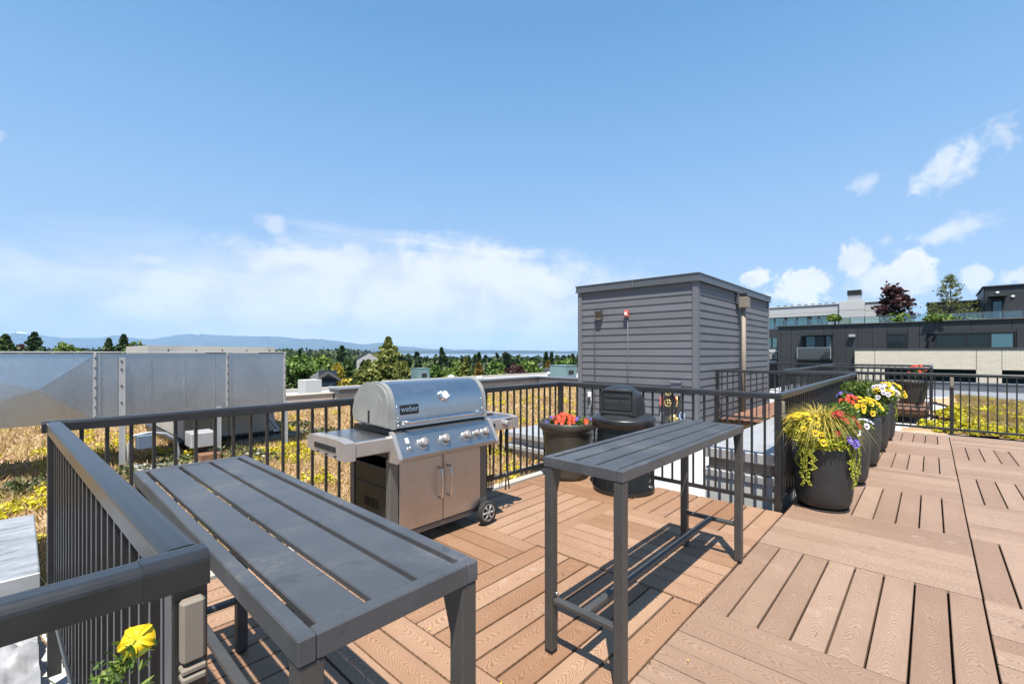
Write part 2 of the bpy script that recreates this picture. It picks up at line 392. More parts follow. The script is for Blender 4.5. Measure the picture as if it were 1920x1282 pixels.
def text_mesh(name, txt, size, depth=.002, m=None, spacing=1):
    cu = bpy.data.curves.new(name, 'FONT'); cu.body = txt; cu.size = size; cu.extrude = depth; cu.align_x = 'CENTER'; cu.align_y = 'CENTER'; cu.space_character = spacing
    t = bpy.data.objects.new(name, cu); C.objects.link(t); bpy.context.view_layer.update()
    me = bpy.data.meshes.new_from_object(t.evaluated_get(bpy.context.evaluated_depsgraph_get()))
    bpy.data.objects.remove(t); bpy.data.curves.remove(cu); me.materials.clear()
    if m: me.materials.append(m)
    return me
def cards(name, P, U, V, cv, m, tri=False):
    """many small leaf faces: centres P, half axes U, V (n,3), colour value cv (n)"""
    n = len(P)
    if tri: co = np.stack([P-U, P+U, P+V], 1)
    else: co = np.stack([P-U*.55-V, P+U*.55-V*.9, P+U+V*.15, P+V, P-U+V*.1], 1)
    k = co.shape[1]
    me = bpy.data.meshes.new(name); me.vertices.add(n*k); me.vertices.foreach_set('co', co.reshape(-1).astype(np.float32))
    me.loops.add(n*k); me.loops.foreach_set('vertex_index', np.arange(n*k, dtype=np.int32))
    me.polygons.add(n); me.polygons.foreach_set('loop_start', np.arange(0, n*k, k, dtype=np.int32))
    at = me.attributes.new('cv', 'FLOAT', 'FACE'); at.data.foreach_set('value', np.asarray(cv, np.float32))
    me.materials.append(m); me.update(calc_edges=True); me.validate(); return me
def rvec(n):
    a = rng.normal(size=(n, 3)); return a/np.linalg.norm(a, axis=1, keepdims=True)
def leaf_axes(n, size, up=.0):
    N = rvec(n); N[:, 2] += up; N /= np.linalg.norm(N, axis=1, keepdims=True)
    A = np.cross(N, rvec(n)); A /= np.linalg.norm(A, axis=1, keepdims=True); B = np.cross(N, A)
    s = (size*rng.uniform(.6, 1.3, n))[:, None]
    return A*s, B*s*1.2

# ================================================================== setting: roof, deck
ZR = -.38                                             # roof membrane level
X0, Y0, T = -.9923, 2.6804, 1.2192
roof = struct(part('roof', M_white, None, lambda b: (b.box(-16.5, -14, ZR-.3, 9, 20, ZR), b.box(-6, 20.001, ZR-.3, 9, 26.2, ZR))))
struct(part('roof_paving', spk('grey_paving', (.30, .315, .34), rough=.8, var=.12, scale=.8, world=True), None, lambda b: b.box(-6, 26.201, ZR-.3, 9, 31, ZR)))
DECK_Y_B, DECK_Y_D, RAIL_A, RAIL_B, RAIL_C, RAIL_D, RAIL_E, RAIL_F = 4.74, 11.30, -3.56, 4.80, -1.05, 11.47, .215, -1.04
deck = struct(part('deck', M_under, None, lambda b: (b.box(-3.46, .25, -.30, X0-.01, 4.70, -.045), b.box(X0-.01, -2.2, -.301, X0+3*T, 11.26, -.046))))
def plank_mesh(L, w, name='plank'): return MB().cbox(-L/2, -w/2, -.026, L/2, w/2, 0, .003)
PMESH = {}
def plank(L, w, m, parent, x, y, z, along_y):
    k = (round(L, 3), round(w, 3), m.name)
    if k not in PMESH: PMESH[k] = plank_mesh(L, w).mesh('plank', m)
    flip = math.pi if random.random() < .5 else 0
    return link('plank', PMESH[k], parent, (x, y, z), (random.uniform(-.0015, .0015), random.uniform(-.0015, .0015), (R(90) if along_y else 0)+flip+random.uniform(-.001, .001)))
def tile(i, j, m, xmin=-99, xmax=99, ymax=99, dz=0):
    x0, y0 = X0+i*T, Y0+j*T; p = T/8
    if (i+j) % 2 == 0:                                # boards along Y
        y1 = min(y0+T, ymax)
        for k in range(8):
            xc = x0+(k+.5)*p
            if xc-p/2 < xmin: continue
            L = y1-y0-.008
            plank(L, p-(.013 if i < 0 else .011), m, deck, xc, (y0+y1)/2, dz+random.uniform(-.0015, .0015), True)
    else:
        xa = max(x0, xmin)
        for k in range(8):
            yc = y0+(k+.5)*p
            if yc+p/2 > ymax+.03: continue
            L = x0+T-xa-.008
            plank(L, p-(.011 if i < 0 else .007), m, deck, (xa+x0+T)/2, yc, dz+random.uniform(-.0015, .0015), False)
for i in (-2, -1):
    for j in range(-2, 2): tile(i, j, M_plankL, xmin=-3.45, ymax=DECK_Y_B, dz=.010 if (i, j) == (-1, 0) else .002+random.uniform(-.002, .004))
for i in (0, 1, 2):
    for j in range(-3, 7):
        if i == 2 and j < -1: continue
        tile(i, j, M_plankR, ymax=DECK_Y_D, dz=random.uniform(-.003, .002))
def litter():
    P, U, V, cv = [], [], [], []
    for k in range(170):
        x = random.uniform(-3.3, 1.4); y = random.uniform(.4, 8); a = random.uniform(0, 6.28)
        if x < X0 and y > 4.6: continue
        sz = random.uniform(.003, .009); u = Vector((math.cos(a), math.sin(a), 0))*sz*.5; v = Vector((-math.sin(a), math.cos(a), random.uniform(-.1, .3)))*sz
        P.append((x, y, .016)); U.append(u); V.append(v); cv.append(random.choice((.1, .2, .3, .35, .95)))
    return stuff(tag(link('deck_litter', cards('deck_litter', np.array(P), np.array(U), np.array(V), cv, M_litter)), 'tiny dry leaf bits and petals scattered on the deck boards', 'litter'))
M_litter = leafmat('litter_bits', [(0, (.10, .06, .03)), (.4, (.28, .18, .09)), (.9, (.7, .55, .05)), (1, (.8, .62, .05))])
litter()
# white curb that carries the far edge of the deck
kerb = tag(part('deck_edge_curb', M_white, None, lambda b: (b.cbox(-1.0, DECK_Y_D+.005, ZR, 4, DECK_Y_D+.10, -.02, .01))), 'white membrane curb along the far end of the rosy deck', 'curb')
kerb2 = tag(part('deck_edge_curb', M_cream, None, lambda b: (b.cbox(-3.56, .3, ZR, -3.47, 4.75, .012, .008))), 'pale timber curb between tan deck and left railing', 'curb')
# ------------------------------------------------------------------ railings
def rail_profile():
    w, h = .032, .0                                    # half width; top at 1.09
    z0, z1 = 1.035, 1.092
    pts = [(-w, z0), (w, z0), (w, z1-.017)]
    for a in (20, 45, 70, 90): pts.append((w-.018+.018*math.cos(R(a)), z1-.017+.017*math.sin(R(a))))
    pts += [(-w+.018-.018*math.cos(R(a)), z1-.017+.017*math.sin(R(a))) for a in (90, 70, 45, 20)]
    pts.append((-w, z1-.017)); return pts
RP = rail_profile()
balm = MB().cbox(-.0095, -.0095, .10, .0095, .0095, 1.036, .0015).mesh('baluster', M_rail)
postm = MB().cbox(-.028, -.028, -.30, .028, .028, 1.036, .003).mesh('post', M_rail)
lightm = None
def railing(label, p0, p1, posts, z=0, ends=(0, 0), sp=.112, group='deck railings', lights=()):
    p0 = Vector((*p0, z)); p1 = Vector((*p1, z)); L = (p1-p0).length; a = math.atan2(p1.y-p0.y, p1.x-p0.x)
    t = thing('railing', label, 'railing', p0, a, group)
    part('top_rail', M_rail, t, lambda b: b.prism(RP, -ends[0], L+ends[1], 0))
    part('bottom_rail', M_rail, t, lambda b: b.cbox(0, -.017, .062, L, .017, .101, .003))
    for s in posts: link('post', postm, t, (s, 0, 0))
    for s in lights:                                   # small tan step light on the deck side of a post
        lo = part('post_light', M_tan, t, lambda b: (b.cbox(-.026, -.060, .87, .026, -.029, 1.02, .006), b.cbox(-.024, -.066, .845, .024, -.0605, .862, .003)), (s, 0, 0))
    ps = sorted([0, L]+[q for q in posts if .05 < q < L-.05])
    for u, v in zip(ps, ps[1:]):
        n = max(1, round((v-u)/sp)); d = (v-u)/n
        for k in range(1, n): link('baluster', balm, t, (u+k*d, 0, 0))
    return t
def cornercap(t, s, w=.004):
    pr = [(x*(1+.06), z if z < 1.04 else z+.0025) for x, z in RP]; pr = [(x, z-.002 if z < 1.04 else z) for x, z in pr]
    part('rail_sleeve', M_rail, t, lambda b: b.prism(pr, s-.05, s+.05, 0))
RAIL_E0 = .135                                         # the foreground run is not quite square to the deck
rA = railing('dark railing behind the stainless grill, with tan grass beyond it', (RAIL_A, RAIL_E0), (RAIL_A, RAIL_B), [0, 2.3, RAIL_B-RAIL_E0], ends=(.032, .032))
rB = railing('dark railing behind the black litter bin, between flower pot and nearest planter', (RAIL_A+.033, RAIL_B), (RAIL_C, RAIL_B), [RAIL_C-RAIL_A-.033], ends=(0, .032))
rC = railing('dark railing running away behind the row of charcoal planters', (RAIL_C, RAIL_B+.033), (RAIL_C, 10.62), [5.787], sp=.112)
rD = railing('dark railing across the far end of the rosy deck', (-2.42, RAIL_D), (5.0, RAIL_D), [0, 2.69, 5.3], lights=(2.69, 5.3))
rE = railing('dark railing in left foreground beside the near bar table', (RAIL_A+.033, RAIL_E0), (RAIL_F-.033, RAIL_E), [], sp=.105)
rF = railing('dark railing cut by the lower left corner of the photo', (RAIL_F, RAIL_E+.032), (RAIL_F, -2.2), [.86, 2.4], sp=.36)
rG = railing('dark railing in front of the grey siding wall of the roof house', (-3.55, 10.62), (RAIL_C-.033, 10.62), [.03], sp=.115)
rH = railing('dark railing running away beside the far terrace', (-2.42, RAIL_D+.033), (-2.42, 18.6), [3.4, 7.06], sp=.15)
rI = railing('farthest dark railing, below the cream brick wall', (-4.6, 18.8), (.03, 18.8), [2.1, 4.58], sp=.17)
rJ = railing('dark railing seen end on beside the far olive pot', (0, 15.6), (0, 18.77), [0], sp=.17)
rK = railing('dark railing across the front of the far terrace', (-2.38, 15.6), (-.033, 15.6), [], sp=.14)
for t, s in ((rA, .0), (rA, RAIL_B-RAIL_E0), (rF, .05)): cornercap(t, s)
# the near corner of the foreground rail: post plus its tan light, and the corner of rail B / C with its light
link('post', postm, rE, (RAIL_F-RAIL_A-.033, 0, 0))
def plight(t, x, y, rz):
    o = part('post_light', M_tan, t, lambda b: (b.cbox(-.019, -.052, .905, .019, -.029, 1.018, .005), b.cbox(-.019, -.055, .888, .019, -.029, .898, .002), b.cbox(-.019, -.057, .872, .019, -.029, .884, .003)), (x, y, 0)); o.rotation_euler = (0, 0, rz)
    o['label'] = 'tan painted step light'
plight(rE, RAIL_F-RAIL_A-.033, 0, R(90)); plight(rB, RAIL_C-RAIL_A-.033, 0, R(90)); plight(rC, 5.787, 0, R(0))

# ------------------------------------------------------------------ bar tables
def bar_table(label, loc, rz):
    L, Wd, H = 1.70, .435, .955
    t = thing('bar_table', label, 'table', loc, rz, 'slatted metal bar tables')
    fr = .034
    def frame(b):
        b.cbox(-L/2, -Wd/2, H-.05, L/2, -Wd/2+fr, H, .003); b.cbox(-L/2, Wd/2-fr, H-.05, L/2, Wd/2, H, .003)
        b.cbox(-L/2, -Wd/2+fr+.0005, H-.05, -L/2+fr, Wd/2-fr-.0005, H-.0005, .003); b.cbox(L/2-fr, -Wd/2+fr+.0005, H-.05, L/2, Wd/2-fr-.0005, H-.0005, .003)
    part('frame', M_table, t, frame)
    inn = Wd-2*fr; gap = .0155; sw = (inn-4*gap)/3
    for k in range(3):
        y = -inn/2+gap+k*(sw+gap)
        part('slat', M_table, t, lambda b: b.cbox(-L/2+fr+.0008, y, H-.022, L/2-fr-.0008, y+sw, H-.003, .003))
    lw = .047
    for sx in (-1, 1):
        for sy in (-1, 1):
            x = sx*(L/2-lw/2-.003); y = sy*(Wd/2-lw/2-.003)
            lg = part('leg', M_leg, t, lambda b: b.cbox(x-lw/2, y-lw/2, .012, x+lw/2, y+lw/2, H-.0505, .003))
            part('foot', M_black, lg, lambda b: b.cbox(x-lw/2+.002, y-lw/2+.002, .003, x+lw/2-.002, y+lw/2-.002, .0118, .001))
            part('gusset', M_leg, t, lambda b: b.prism([(x-sx*(lw/2+.0005), H-.051), (x-sx*(lw/2+.0005), H-.20), (x-sx*(lw/2+.05), H-.051)], y-sy*.015-.0015, y-sy*.015+.0015, 1))
            bl = part('bolt', M_chrome, t, lambda b: b.lathe([(0, .010), (.006, .009), (.008, .003), (.008, 0)], 10, (0, 0, 0)))
            bl.location = (x-sx*.012, y-sy*(lw/2), .285); bl.rotation_euler = (R(90*sy), 0, 0)
        x = sx*(L/2-lw/2-.003)
        part('end_stretcher', M_leg, t, lambda b: b.cbox(x-.019, -Wd/2+lw+.004, .245, x+.019, Wd/2-lw-.004, .268, .003))
    part('long_stretcher', M_leg, t, lambda b: b.cbox(-L/2+lw+.001, -.019, .244, L/2-lw-.001, .019, .267, .003))
    return t
bar_table('near bar table with dusty slate grey slats beside the foreground railing', (-1.672, .552, .004), 0)
bar_table('narrow bar table standing alone in front of the litter bin', (-1.185, 2.60, .006), R(90))

# ------------------------------------------------------------------ grill
gx = (1.80+2.765)/2
G = thing('gas_grill', 'stainless gas grill with closed lid and two cabinet doors', 'grill', (-3.13, gx, .004), R(90))
hw = .4825                                             # half width of the body; local x right, -y front
def cab(b):
    b.cbox(-hw+.04, -.24, .14, hw-.04, -.225+.02, .66, .003)
part('cabinet_back', M_dark, G, lambda b: b.cbox(-hw+.03, .225, .12, hw-.03, .24, .72, .003))
part('cabinet_floor', M_dark, G, lambda b: b.cbox(-hw+.03, -.25, .118, hw-.03, .2245, .14, .003))
sp_ = part('side_panel', M_dark, G, lambda b: b.cbox(-hw+.012, -.225, .141, -hw+.024, .224, .62, .003))
part('side_panel', M_dark, G, lambda b: b.cbox(hw-.024, -.225, .141, hw-.012, .224, .62, .003))
for k in range(11): part('vent_rib', M_dark, sp_, lambda b: b.cbox(-hw+.008, -.10+k*.018, .30, -hw+.0118, -.092+k*.018, .37, .001))
part('panel_rib', M_dark, sp_, lambda b: b.cbox(-hw+.006, -.22, .46, -hw+.0115, .22, .475, .002))
for sx in (-1, 1):
    part('leg', M_frameg, G, lambda b: b.cbox(sx*hw-(.075 if sx > 0 else 0), -.282, .075, sx*hw+(.075 if sx < 0 else 0), -.228, .70, .006))
    part('leg', M_frameg, G, lambda b: b.cbox(sx*hw-(.04 if sx > 0 else 0), .2405, .075, sx*hw+(.04 if sx < 0 else 0), .28, .70, .006))
part('front_sill', M_frameg, G, lambda b: b.cbox(-hw+.076, -.276, .100, hw-.076, -.235, .140, .004))
for sx in (-1, 1):
    a, c = (-hw+.078, -.003) if sx < 0 else (.003, hw-.078)
    dr = part('door', M_door, G, lambda b: b.cbox(a, -.288, .148, c, -.262, .665, .006))
    hx = sx*.045
    part('handle', M_chrome, dr, lambda b: b.tube([(hx, -.288, .565), (hx, -.315, .572), (hx, -.330, .555), (hx, -.333, .50), (hx, -.333, .40), (hx, -.330, .345), (hx, -.315, .328), (hx, -.288, .335)], .008, 10))
# fire box and control panel
part('firebox', M_dark, G, lambda b: b.prism([(-.25, .70), (.25, .70), (.27, .86), (.25, .905), (-.27, .905), (-.28, .86)], -hw+.015, hw-.015, 0))
pp = [(-.29, .895), (-.318, .885), (-.415, .725), (-.412, .700), (-.39, .690), (-.285, .690)]
pan = part('control_panel', M_panel, G, lambda b: b.prism(pp, -hw+.02, hw-.02, 0))
for sx in (-1, 1):
    p2 = [(y-.004 if y < -.3 else y, z+(.005 if z > .8 else -.005)) for y, z in pp]
    part('panel_end_cap', M_shelf, G, lambda b: b.prism(p2, sx*(hw-.0195), sx*(hw+.012), 0))
# knobs stand on the sloping face
nrm = Vector((0, -(.885-.725), -(.415-.318)*-1)).normalized(); nrm = Vector((0, -.855, .518))
def on_panel(x, t):                                    # t 0 bottom .. 1 top of slope
    return Vector((x, -.415+t*.097, .725+t*.16))
def knob(parent, x, t, r, nm='knob', base=None):
    p = base or on_panel(x, t)
    d = nrm if base is None else Vector((0, -1, 0))
    o = part(nm, M_knob, parent, lambda b: (b.lathe([(0, .044), (r*.80, .043), (r*.9, .036), (r, .010), (r*1.02, 0)], 24), b.cbox(-.005, -r*.8, .043, .005, r*.8, .050, .002)))
    o.location = p; o.rotation_euler = d.to_track_quat('Z', 'Y').to_euler()
    part('bezel', M_chrome, o, lambda b: b.lathe([(r*1.02, .004), (r*1.28, .003), (r*1.30, -.001)], 24))
    return o
for x, r in ((-.262, .036), (-.055, .036), (.165, .034), (.268, .026), (.372, .034)): knob(G, x, .46, r)
ign = part('igniter_button', M_chrome, G, lambda b: b.lathe([(0, .022), (.009, .02), (.012, .004), (.018, 0)], 16)); ign.location = on_panel(-.385, .33); ign.rotation_euler = nrm.to_track_quat('Z', 'Y').to_euler()
ilab = part('sticker', mat('sticker_white', (.7, .7, .7), .5), G, lambda b: b.box(-.014, -.02, 0, .014, .02, .0015)); ilab.location = on_panel(-.385, .66)+nrm*.0006; ilab.rotation_euler = nrm.to_track_quat('Z', 'Y').to_euler()
# lid: rounded hood between two cast ends
hood = []
for a in np.linspace(-6, 100, 22):
    # superellipse-like hood, front low, top, back
    rr = R(a); cx_ = math.cos(rr); sx_ = math.sin(rr)
    y = -.02-.265*math.copysign(abs(cx_)**.62, cx_); z = .925+.318*abs(sx_)**.66*(1 if sx_ > 0 else -1)
    hood.append((y, z))
hood = [(-.292, .917)]+[p for p in hood if p[1] > .93]
back = [(.06, 1.236), (.15, 1.20), (.225, 1.12), (.262, 1.02), (.258, .97), (.22, .93)]
full = [h for h in hood if h[0] < .03]+back
lid = part('lid', M_steel, G, lambda b: (setattr(b, 'smooth', True), b.add([(x, y, z) for x in np.linspace(-hw+.045, hw-.045, 9) for y, z in full], [(i*len(full)+k, i*len(full)+k+1, (i+1)*len(full)+k+1, (i+1)*len(full)+k) for i in range(8) for k in range(len(full)-1)])))
def cap(sx):
    def fn(b):
        cy_, cz_ = -.02, 1.05
        pr = [(y+(-.004 if y < cy_ else .004), z+(.004 if z > cz_ else -.004)) for y, z in full]
        inn = [(cy_+(y-cy_)*.93, cz_+(z-cz_)*.93) for y, z in pr]
        b.prism(pr, sx*(hw-.046), sx*(hw-.012), 0)
        b.prism(inn, sx*(hw-.0119), sx*(hw+.004), 0)
        inn2 = [(cy_+(y-cy_)*.72, cz_-.02+(z-cz_)*.72) for y, z in pr]
        b.prism(inn2, sx*(hw+.0041), sx*(hw+.008), 0)
    c = part('lid_end', M_cast, lid, fn)
    part('slot', M_black, c, lambda b: b.cbox(sx*(hw+.0042), -.02, .935, sx*(hw+.0105), .0, 1.03, .002))
    for y, z in ((-.283, .99), (-.27, 1.07), (-.29, .935)):
        part('rivet', M_chrome, c, lambda b: b.lathe([(.008, 0), (.007, -.005), (0, -.007)], 10, (sx*(hw-.062), y-.006, z), 'y'))
cap(-1); cap(1)
part('lid_handle', M_chrome, lid, lambda b: b.tube([(-hw+.085, -.290, .955), (-hw+.085, -.325, .96), (-hw+.10, -.345, .962), (-hw+.14, -.35, .962), (hw-.14, -.35, .962), (hw-.10, -.345, .962), (hw-.085, -.325, .96), (hw-.085, -.290, .955)], .0135, 12))
def hoody(z):
    for (ya, za), (yb, zb) in zip(full, full[1:]):
        if za <= z <= zb: return ya+(yb-ya)*(z-za)/(zb-za), Vector((0, -(zb-za), (yb-ya))).normalized()
gy, gn = hoody(1.125)
ga = part('thermometer', M_chrome, lid, lambda b: b.lathe([(.050, -.004), (.050, .010), (.044, .024), (.034, .028), (.031, .024)], 28)); ga.location = (.02, gy, 1.125); ga.rotation_euler = gn.to_track_quat('Z', 'Y').to_euler()
part('dial', mat('dial_white', (.75, .75, .73), .3), ga, lambda b: b.lathe([(.032, .0235), (0, .0236)], 24))
part('needle', M_black, ga, lambda b: b.box(-.002, -.004, .024, .002, .024, .0252))
by, bn = hoody(1.045)
bd = part('badge', M_dark, lid, lambda b: (b.cbox(-.082, -.036, -.002, .082, .036, .007, .006))); bd.location = (-.315, by, 1.045); bd.rotation_euler = bn.to_track_quat('Z', 'Y').to_euler()
bt = link('badge_lettering', text_mesh('badge_lettering', 'weber', .060, .0012, M_chrome), bd, (-.002, .004, .0088))
# side shelves
def shelf(sx, x0, x1, zt, nm, y0=-.31, y1=.23):
    sh = part(nm, M_steel, G, lambda b: b.cbox(min(x0, x1), y0+.02, zt-.03, max(x0, x1), y1, zt, .006))
    part('shelf_front', M_shelf, sh, lambda b: b.cbox(min(x0, x1), y0-.005, zt-.105, max(x0, x1), y0+.0195, zt-.004, .006))
    return sh
s1 = shelf(-1, -hw-.001, -hw-.285, .868, 'side_shelf')
def endcap(b):
    x = -hw-.285
    poly = [(-.325, .748), (.20, .765), (.245, .79), (.245, .862), (.20, .876), (-.22, .882), (-.325, .868)]
    b.prism(poly, x-.075, x-.0005, 0)
ec = part('shelf_end', M_shelf, s1, endcap)
part('end_grip', M_black, ec, lambda b: b.cbox(-hw-.366, -.20, .795, -hw-.3595, .12, .832, .006))
for k in range(3): part('tool_hook', M_black, ec, lambda b: b.lathe([(0, 0), (.008, 0), (.008, .012)], 8, (-hw-.372, -.2+k*.13, .772), 'x'))
s2 = shelf(1, hw+.001, hw+.30, .885, 'side_burner_shelf')
part('shelf_end', M_shelf, s2, lambda b: b.prism([(-.33, .778), (.22, .80), (.24, .83), (.24, .87), (.2, .892), (-.24, .893), (-.33, .878)], hw+.3005, hw+.36, 0))
for k in range(3): part('burner_grate', M_dark, s2, lambda b: b.cbox(hw+.06, -.10+k*.10, .8852, hw+.26, -.09+k*.10, .897, .002))
k6 = knob(s2, 0, 0, .030, 'knob', Vector((hw+.19, -.315, .835)))
part('burner_igniter', M_black, s2, lambda b: b.cbox(hw+.045, -.322, .815, hw+.07, -.3155, .845, .002))
part('maker_strip', M_dark, s2, lambda b: b.cbox(hw+.215, -.3165, .862, hw+.29, -.3155, .872, .0004))
for sx, y in ((1, -.30), (1, .22), (-1, .22), (-1, -.20)):
    wc = part('caster', M_frameg, G, lambda b: b.cbox(-.02, -.02, .03, .02, .02, .08, .004), (sx*(hw-.045), y, 0))
    tire = part('tyre', M_rubber, wc, lambda b: b.lathe([(.070, -.052), (.094, -.054), (.100, -.045), (.100, -.018), (.094, -.010), (.070, -.012)], 36, (0, 0, .100), 'y'))
    part('hub', M_knob, wc, lambda b: (b.lathe([(.078, -.040), (.072, -.054), (.062, -.050), (.058, -.046)], 36, (0, 0, .100), 'y'), b.lathe([(0, -.062), (.020, -.060), (.026, -.044)], 20, (0, 0, .100), 'y'),
        [b.tube([(.02*math.cos(a), -.05, .100+.02*math.sin(a)), (.064*math.cos(a), -.047, .100+.064*math.sin(a))], [.011, .009], 8) for a in [i*math.pi/3 for i in range(6)]]))
    part('hub_disc', M_black, wc, lambda b: b.lathe([(.066, -.040), (0, -.041)], 24, (0, 0, .100), 'y'))
# utensils hanging from the far end of the right shelf
ux = gx+hw+.365
def utensil(label, name, y, fn):
    t = thing(name, label, 'utensil', (-2.90, y, .30)); t.scale = (1.3, 1.3, 1.0); part('grip', M_black, t, lambda b: b.tube([(0, 0, .46), (0, 0, .40), (0, 0, .26)], [.008, .013, .009], 10)); part('shank', M_dark, t, lambda b: b.cbox(-.002, -.005, .08, .002, .005, .2595, .001)); part('head', M_dark, t, fn)
def spat(b):
    b.cbox(-.0015, -.036, .05, .0015, .036, .079, .001)
    for k in range(5): b.cbox(-.0015, -.036+k*.0155, -.04, .0015, -.026+k*.0155, .0499, .0008)
    b.cbox(-.0015, -.036, -.055, .0015, .036, -.0401, .001)
utensil('black slotted spatula hanging under the right shelf of the grill', 'spatula', ux-.275, spat)
utensil('black barbecue fork hanging beside the spatula', 'barbecue_fork', ux-.135, lambda b: (b.cbox(-.0015, -.014, .05, .0015, .014, .079, .001), b.cbox(-.0015, -.014, -.06, .0015, -.008, .0499, .001), b.cbox(-.0015, .008, -.06, .0015, .014, .0499, .001)))
utensil('black barbecue tongs hanging nearest the olive flower pot', 'barbecue_tongs', ux-.06, lambda b: (b.tube([(0, 0, .08), (0, .02, -.02), (0, .03, -.10)], .005, 6), b.tube([(0, 0, .08), (0, -.006, -.02), (0, -.01, -.10)], .005, 6)))

# ------------------------------------------------------------------ litter bin
BX, BY, BR = -2.44, 4.42, .315
bin_ = thing('litter_bin', 'black expanded-metal litter bin with domed push-flap lid', 'bin', (BX, BY, .003), math.atan2(BX*-1, -BY)*0)
face = R(-80)                        # flap looks towards the camera side
def lattice(b):
    n, rows, h0, h1 = 58, 30, .03, .70
    for dirn in (1, -1):
        for k in range(n):
            pts = []; w = []
            for r in range(rows+1):
                a = 2*math.pi*(k+dirn*r*.5)/n; pts.append((BR*math.cos(a), BR*math.sin(a), h0+(h1-h0)*r/rows))
            vs = []
            for i, p in enumerate(pts):
                a = math.atan2(p[1], p[0]); tn = Vector((-math.sin(a), math.cos(a), 0))
                q = Vector(p)*1; rad = Vector((math.cos(a), math.sin(a), 0))
                hwid = .0062
                vs += [q-tn*hwid+rad*.0*dirn, q+tn*hwid+rad*.004*dirn]
            b.add(vs, [(2*i, 2*i+1, 2*i+3, 2*i+2) for i in range(rows)])
part('mesh_body', M_binmesh, bin_, lattice)
part('liner', M_black, bin_, lambda b: b.lathe([(0, .04), (.265, .04), (.272, .12), (.275, .69)], 36))
for z in (.03, .36, .69): part('hoop', M_binmesh, bin_, lambda b: b.lathe([(BR-.004, z-.014), (BR+.008, z-.014), (BR+.008, z+.014), (BR-.004, z+.014), (BR-.004, z-.014)], 48, smooth=False))
for k in range(4): part('foot', M_black, bin_, lambda b: b.lathe([(0, .016), (.03, .016), (.03, 0), (0, 0)], 12, (BR*.7*math.cos(k*1.57+.4), BR*.7*math.sin(k*1.57+.4), 0)))
lidb = part('lid_ring', M_lid, bin_, lambda b: (b.lathe([(BR+.010, .690), (BR+.024, .692), (BR+.020, .765)], 56), b.lathe([(BR+.020, .765), (BR+.016, .774), (BR+.004, .779)], 56), b.lathe([(BR+.004, .779), (.25, .812), (.18, .82), (0, .82)], 56)))
hd = bpy.data.objects.new('lid_hood', None)
def hoodm(b):
    # box front that rounds back into a dome; local +x is the flap side
    prof = []
    secs = []
    for s in np.linspace(0, 1, 15):
        ang = s*R(90)
        x = .20-.45*(1-math.cos(ang))**.85 if s > .12 else .20-.012*s/.12
        hgt = .815+(.262+.045*math.sin(min(1, s*2.0)*math.pi/2))*math.cos(max(0, (s-.42)/.58)*R(89))**.55
        wid = .178+.045*math.sin(min(1, s*1.6)*math.pi/2)
        if s > .6: wid *= math.sqrt(max(.02, 1-((s-.6)/.42)**2))
        secs.append((x, hgt, wid))
    n = 15
    for s_, (x, hgt, wid) in enumerate(secs):
        for k in range(n):
            t = k/(n-1)*2-1; ex = .20+.42*min(1, s_/9)
            yy = wid*math.copysign(abs(math.sin(t*math.pi/2))**.75, t); zz = .812+(hgt-.812)*max(0, math.cos(t*math.pi/2))**ex
            prof.append((x, yy, zz))
    b.smooth = True
    b.add(prof, [(i*n+k, (i+1)*n+k, (i+1)*n+k+1, i*n+k+1) for i in range(len(secs)-1) for k in range(n-1)])
    b.smooth = False
    b.add(prof[:n], [tuple(range(n))])
hdo = part('lid_hood', M_lid, bin_, hoodm); hdo.rotation_euler = (0, 0, face)
fl = part('flap', M_lid, hdo, lambda b: (b.cbox(.2015, -.150, .865, .209, .150, 1.045, .004), b.cbox(.2092, -.135, .995, .2155, .135, 1.02, .004)))
part('flap_recess', M_black, hdo, lambda b: b.cbox(.2, -.160, .853, .2012, .160, 1.056, .0005))
fr_ = part('flap_frame', M_lid, hdo, lambda b: (b.cbox(.2, -.176, .818, .2165, .176, .8525, .006), b.cbox(.2, -.176, .853, .2165, -.1605, 1.056, .006), b.cbox(.2, .1605, .853, .2165, .176, 1.056, .006), b.cbox(.2, -.170, 1.0565, .2165, .170, 1.08, .006)))
ty = link('flap_lettering', text_mesh('flap_lettering', 'THANK YOU', .050, .0025, spk('lettering_grey', (.10, .105, .11), rough=.4)), fl, (.2095, 0, .955), (R(90), 0, R(90)))

# ------------------------------------------------------------------ pots
def pot_profile(b, r, h, kind):
    if kind == 'round':
        pr = [(0, .0), (r*.62, .0), (r*.74, .008), (r*.83, .030), (r*.885, .070), (r*.92, .13), (r*.95, .22), (r*.985, .38), (r, .50), (r, h-.01), (r-.006, h), (r-.03, h), (r-.035, h-.06), (0, h-.06)]
    else:
        pr = [(0, 0), (r*.62, 0), (r*.66, .02)]
        for k in range(22):
            z = .04+k*(h-.14)/21; pr.append((r*(.66+.30*(z/h))+(.0025 if k % 2 else -.0015), z))
        pr += [(r*.97, h-.085), (r*1.0, h-.07), (r*1.01, h-.012), (r*.99, h), (r*.93, h), (r*.90, h-.06), (0, h-.06)]
    b.lathe(pr, 56)
    return pr
def planter(label, loc, r, h, kind, group=None):
    t = thing('planter', label, 'planter', loc, random.uniform(0, 6), group)
    part('pot', M_pot if kind == 'round' else M_potg, t, lambda b: pot_profile(b, r, h, kind))
    part('soil', M_soil, t, lambda b: b.lathe([(r*.89, h-.045), (r*.6, h-.03), (0, h-.025)], 32))
    if kind == 'round': part('base_disc', M_black, t, lambda b: b.lathe([(0, -.001), (r*.80, -.001), (r*.82, -.004), (r*.82, -.016), (0, -.016)], 32, smooth=False))
    return t
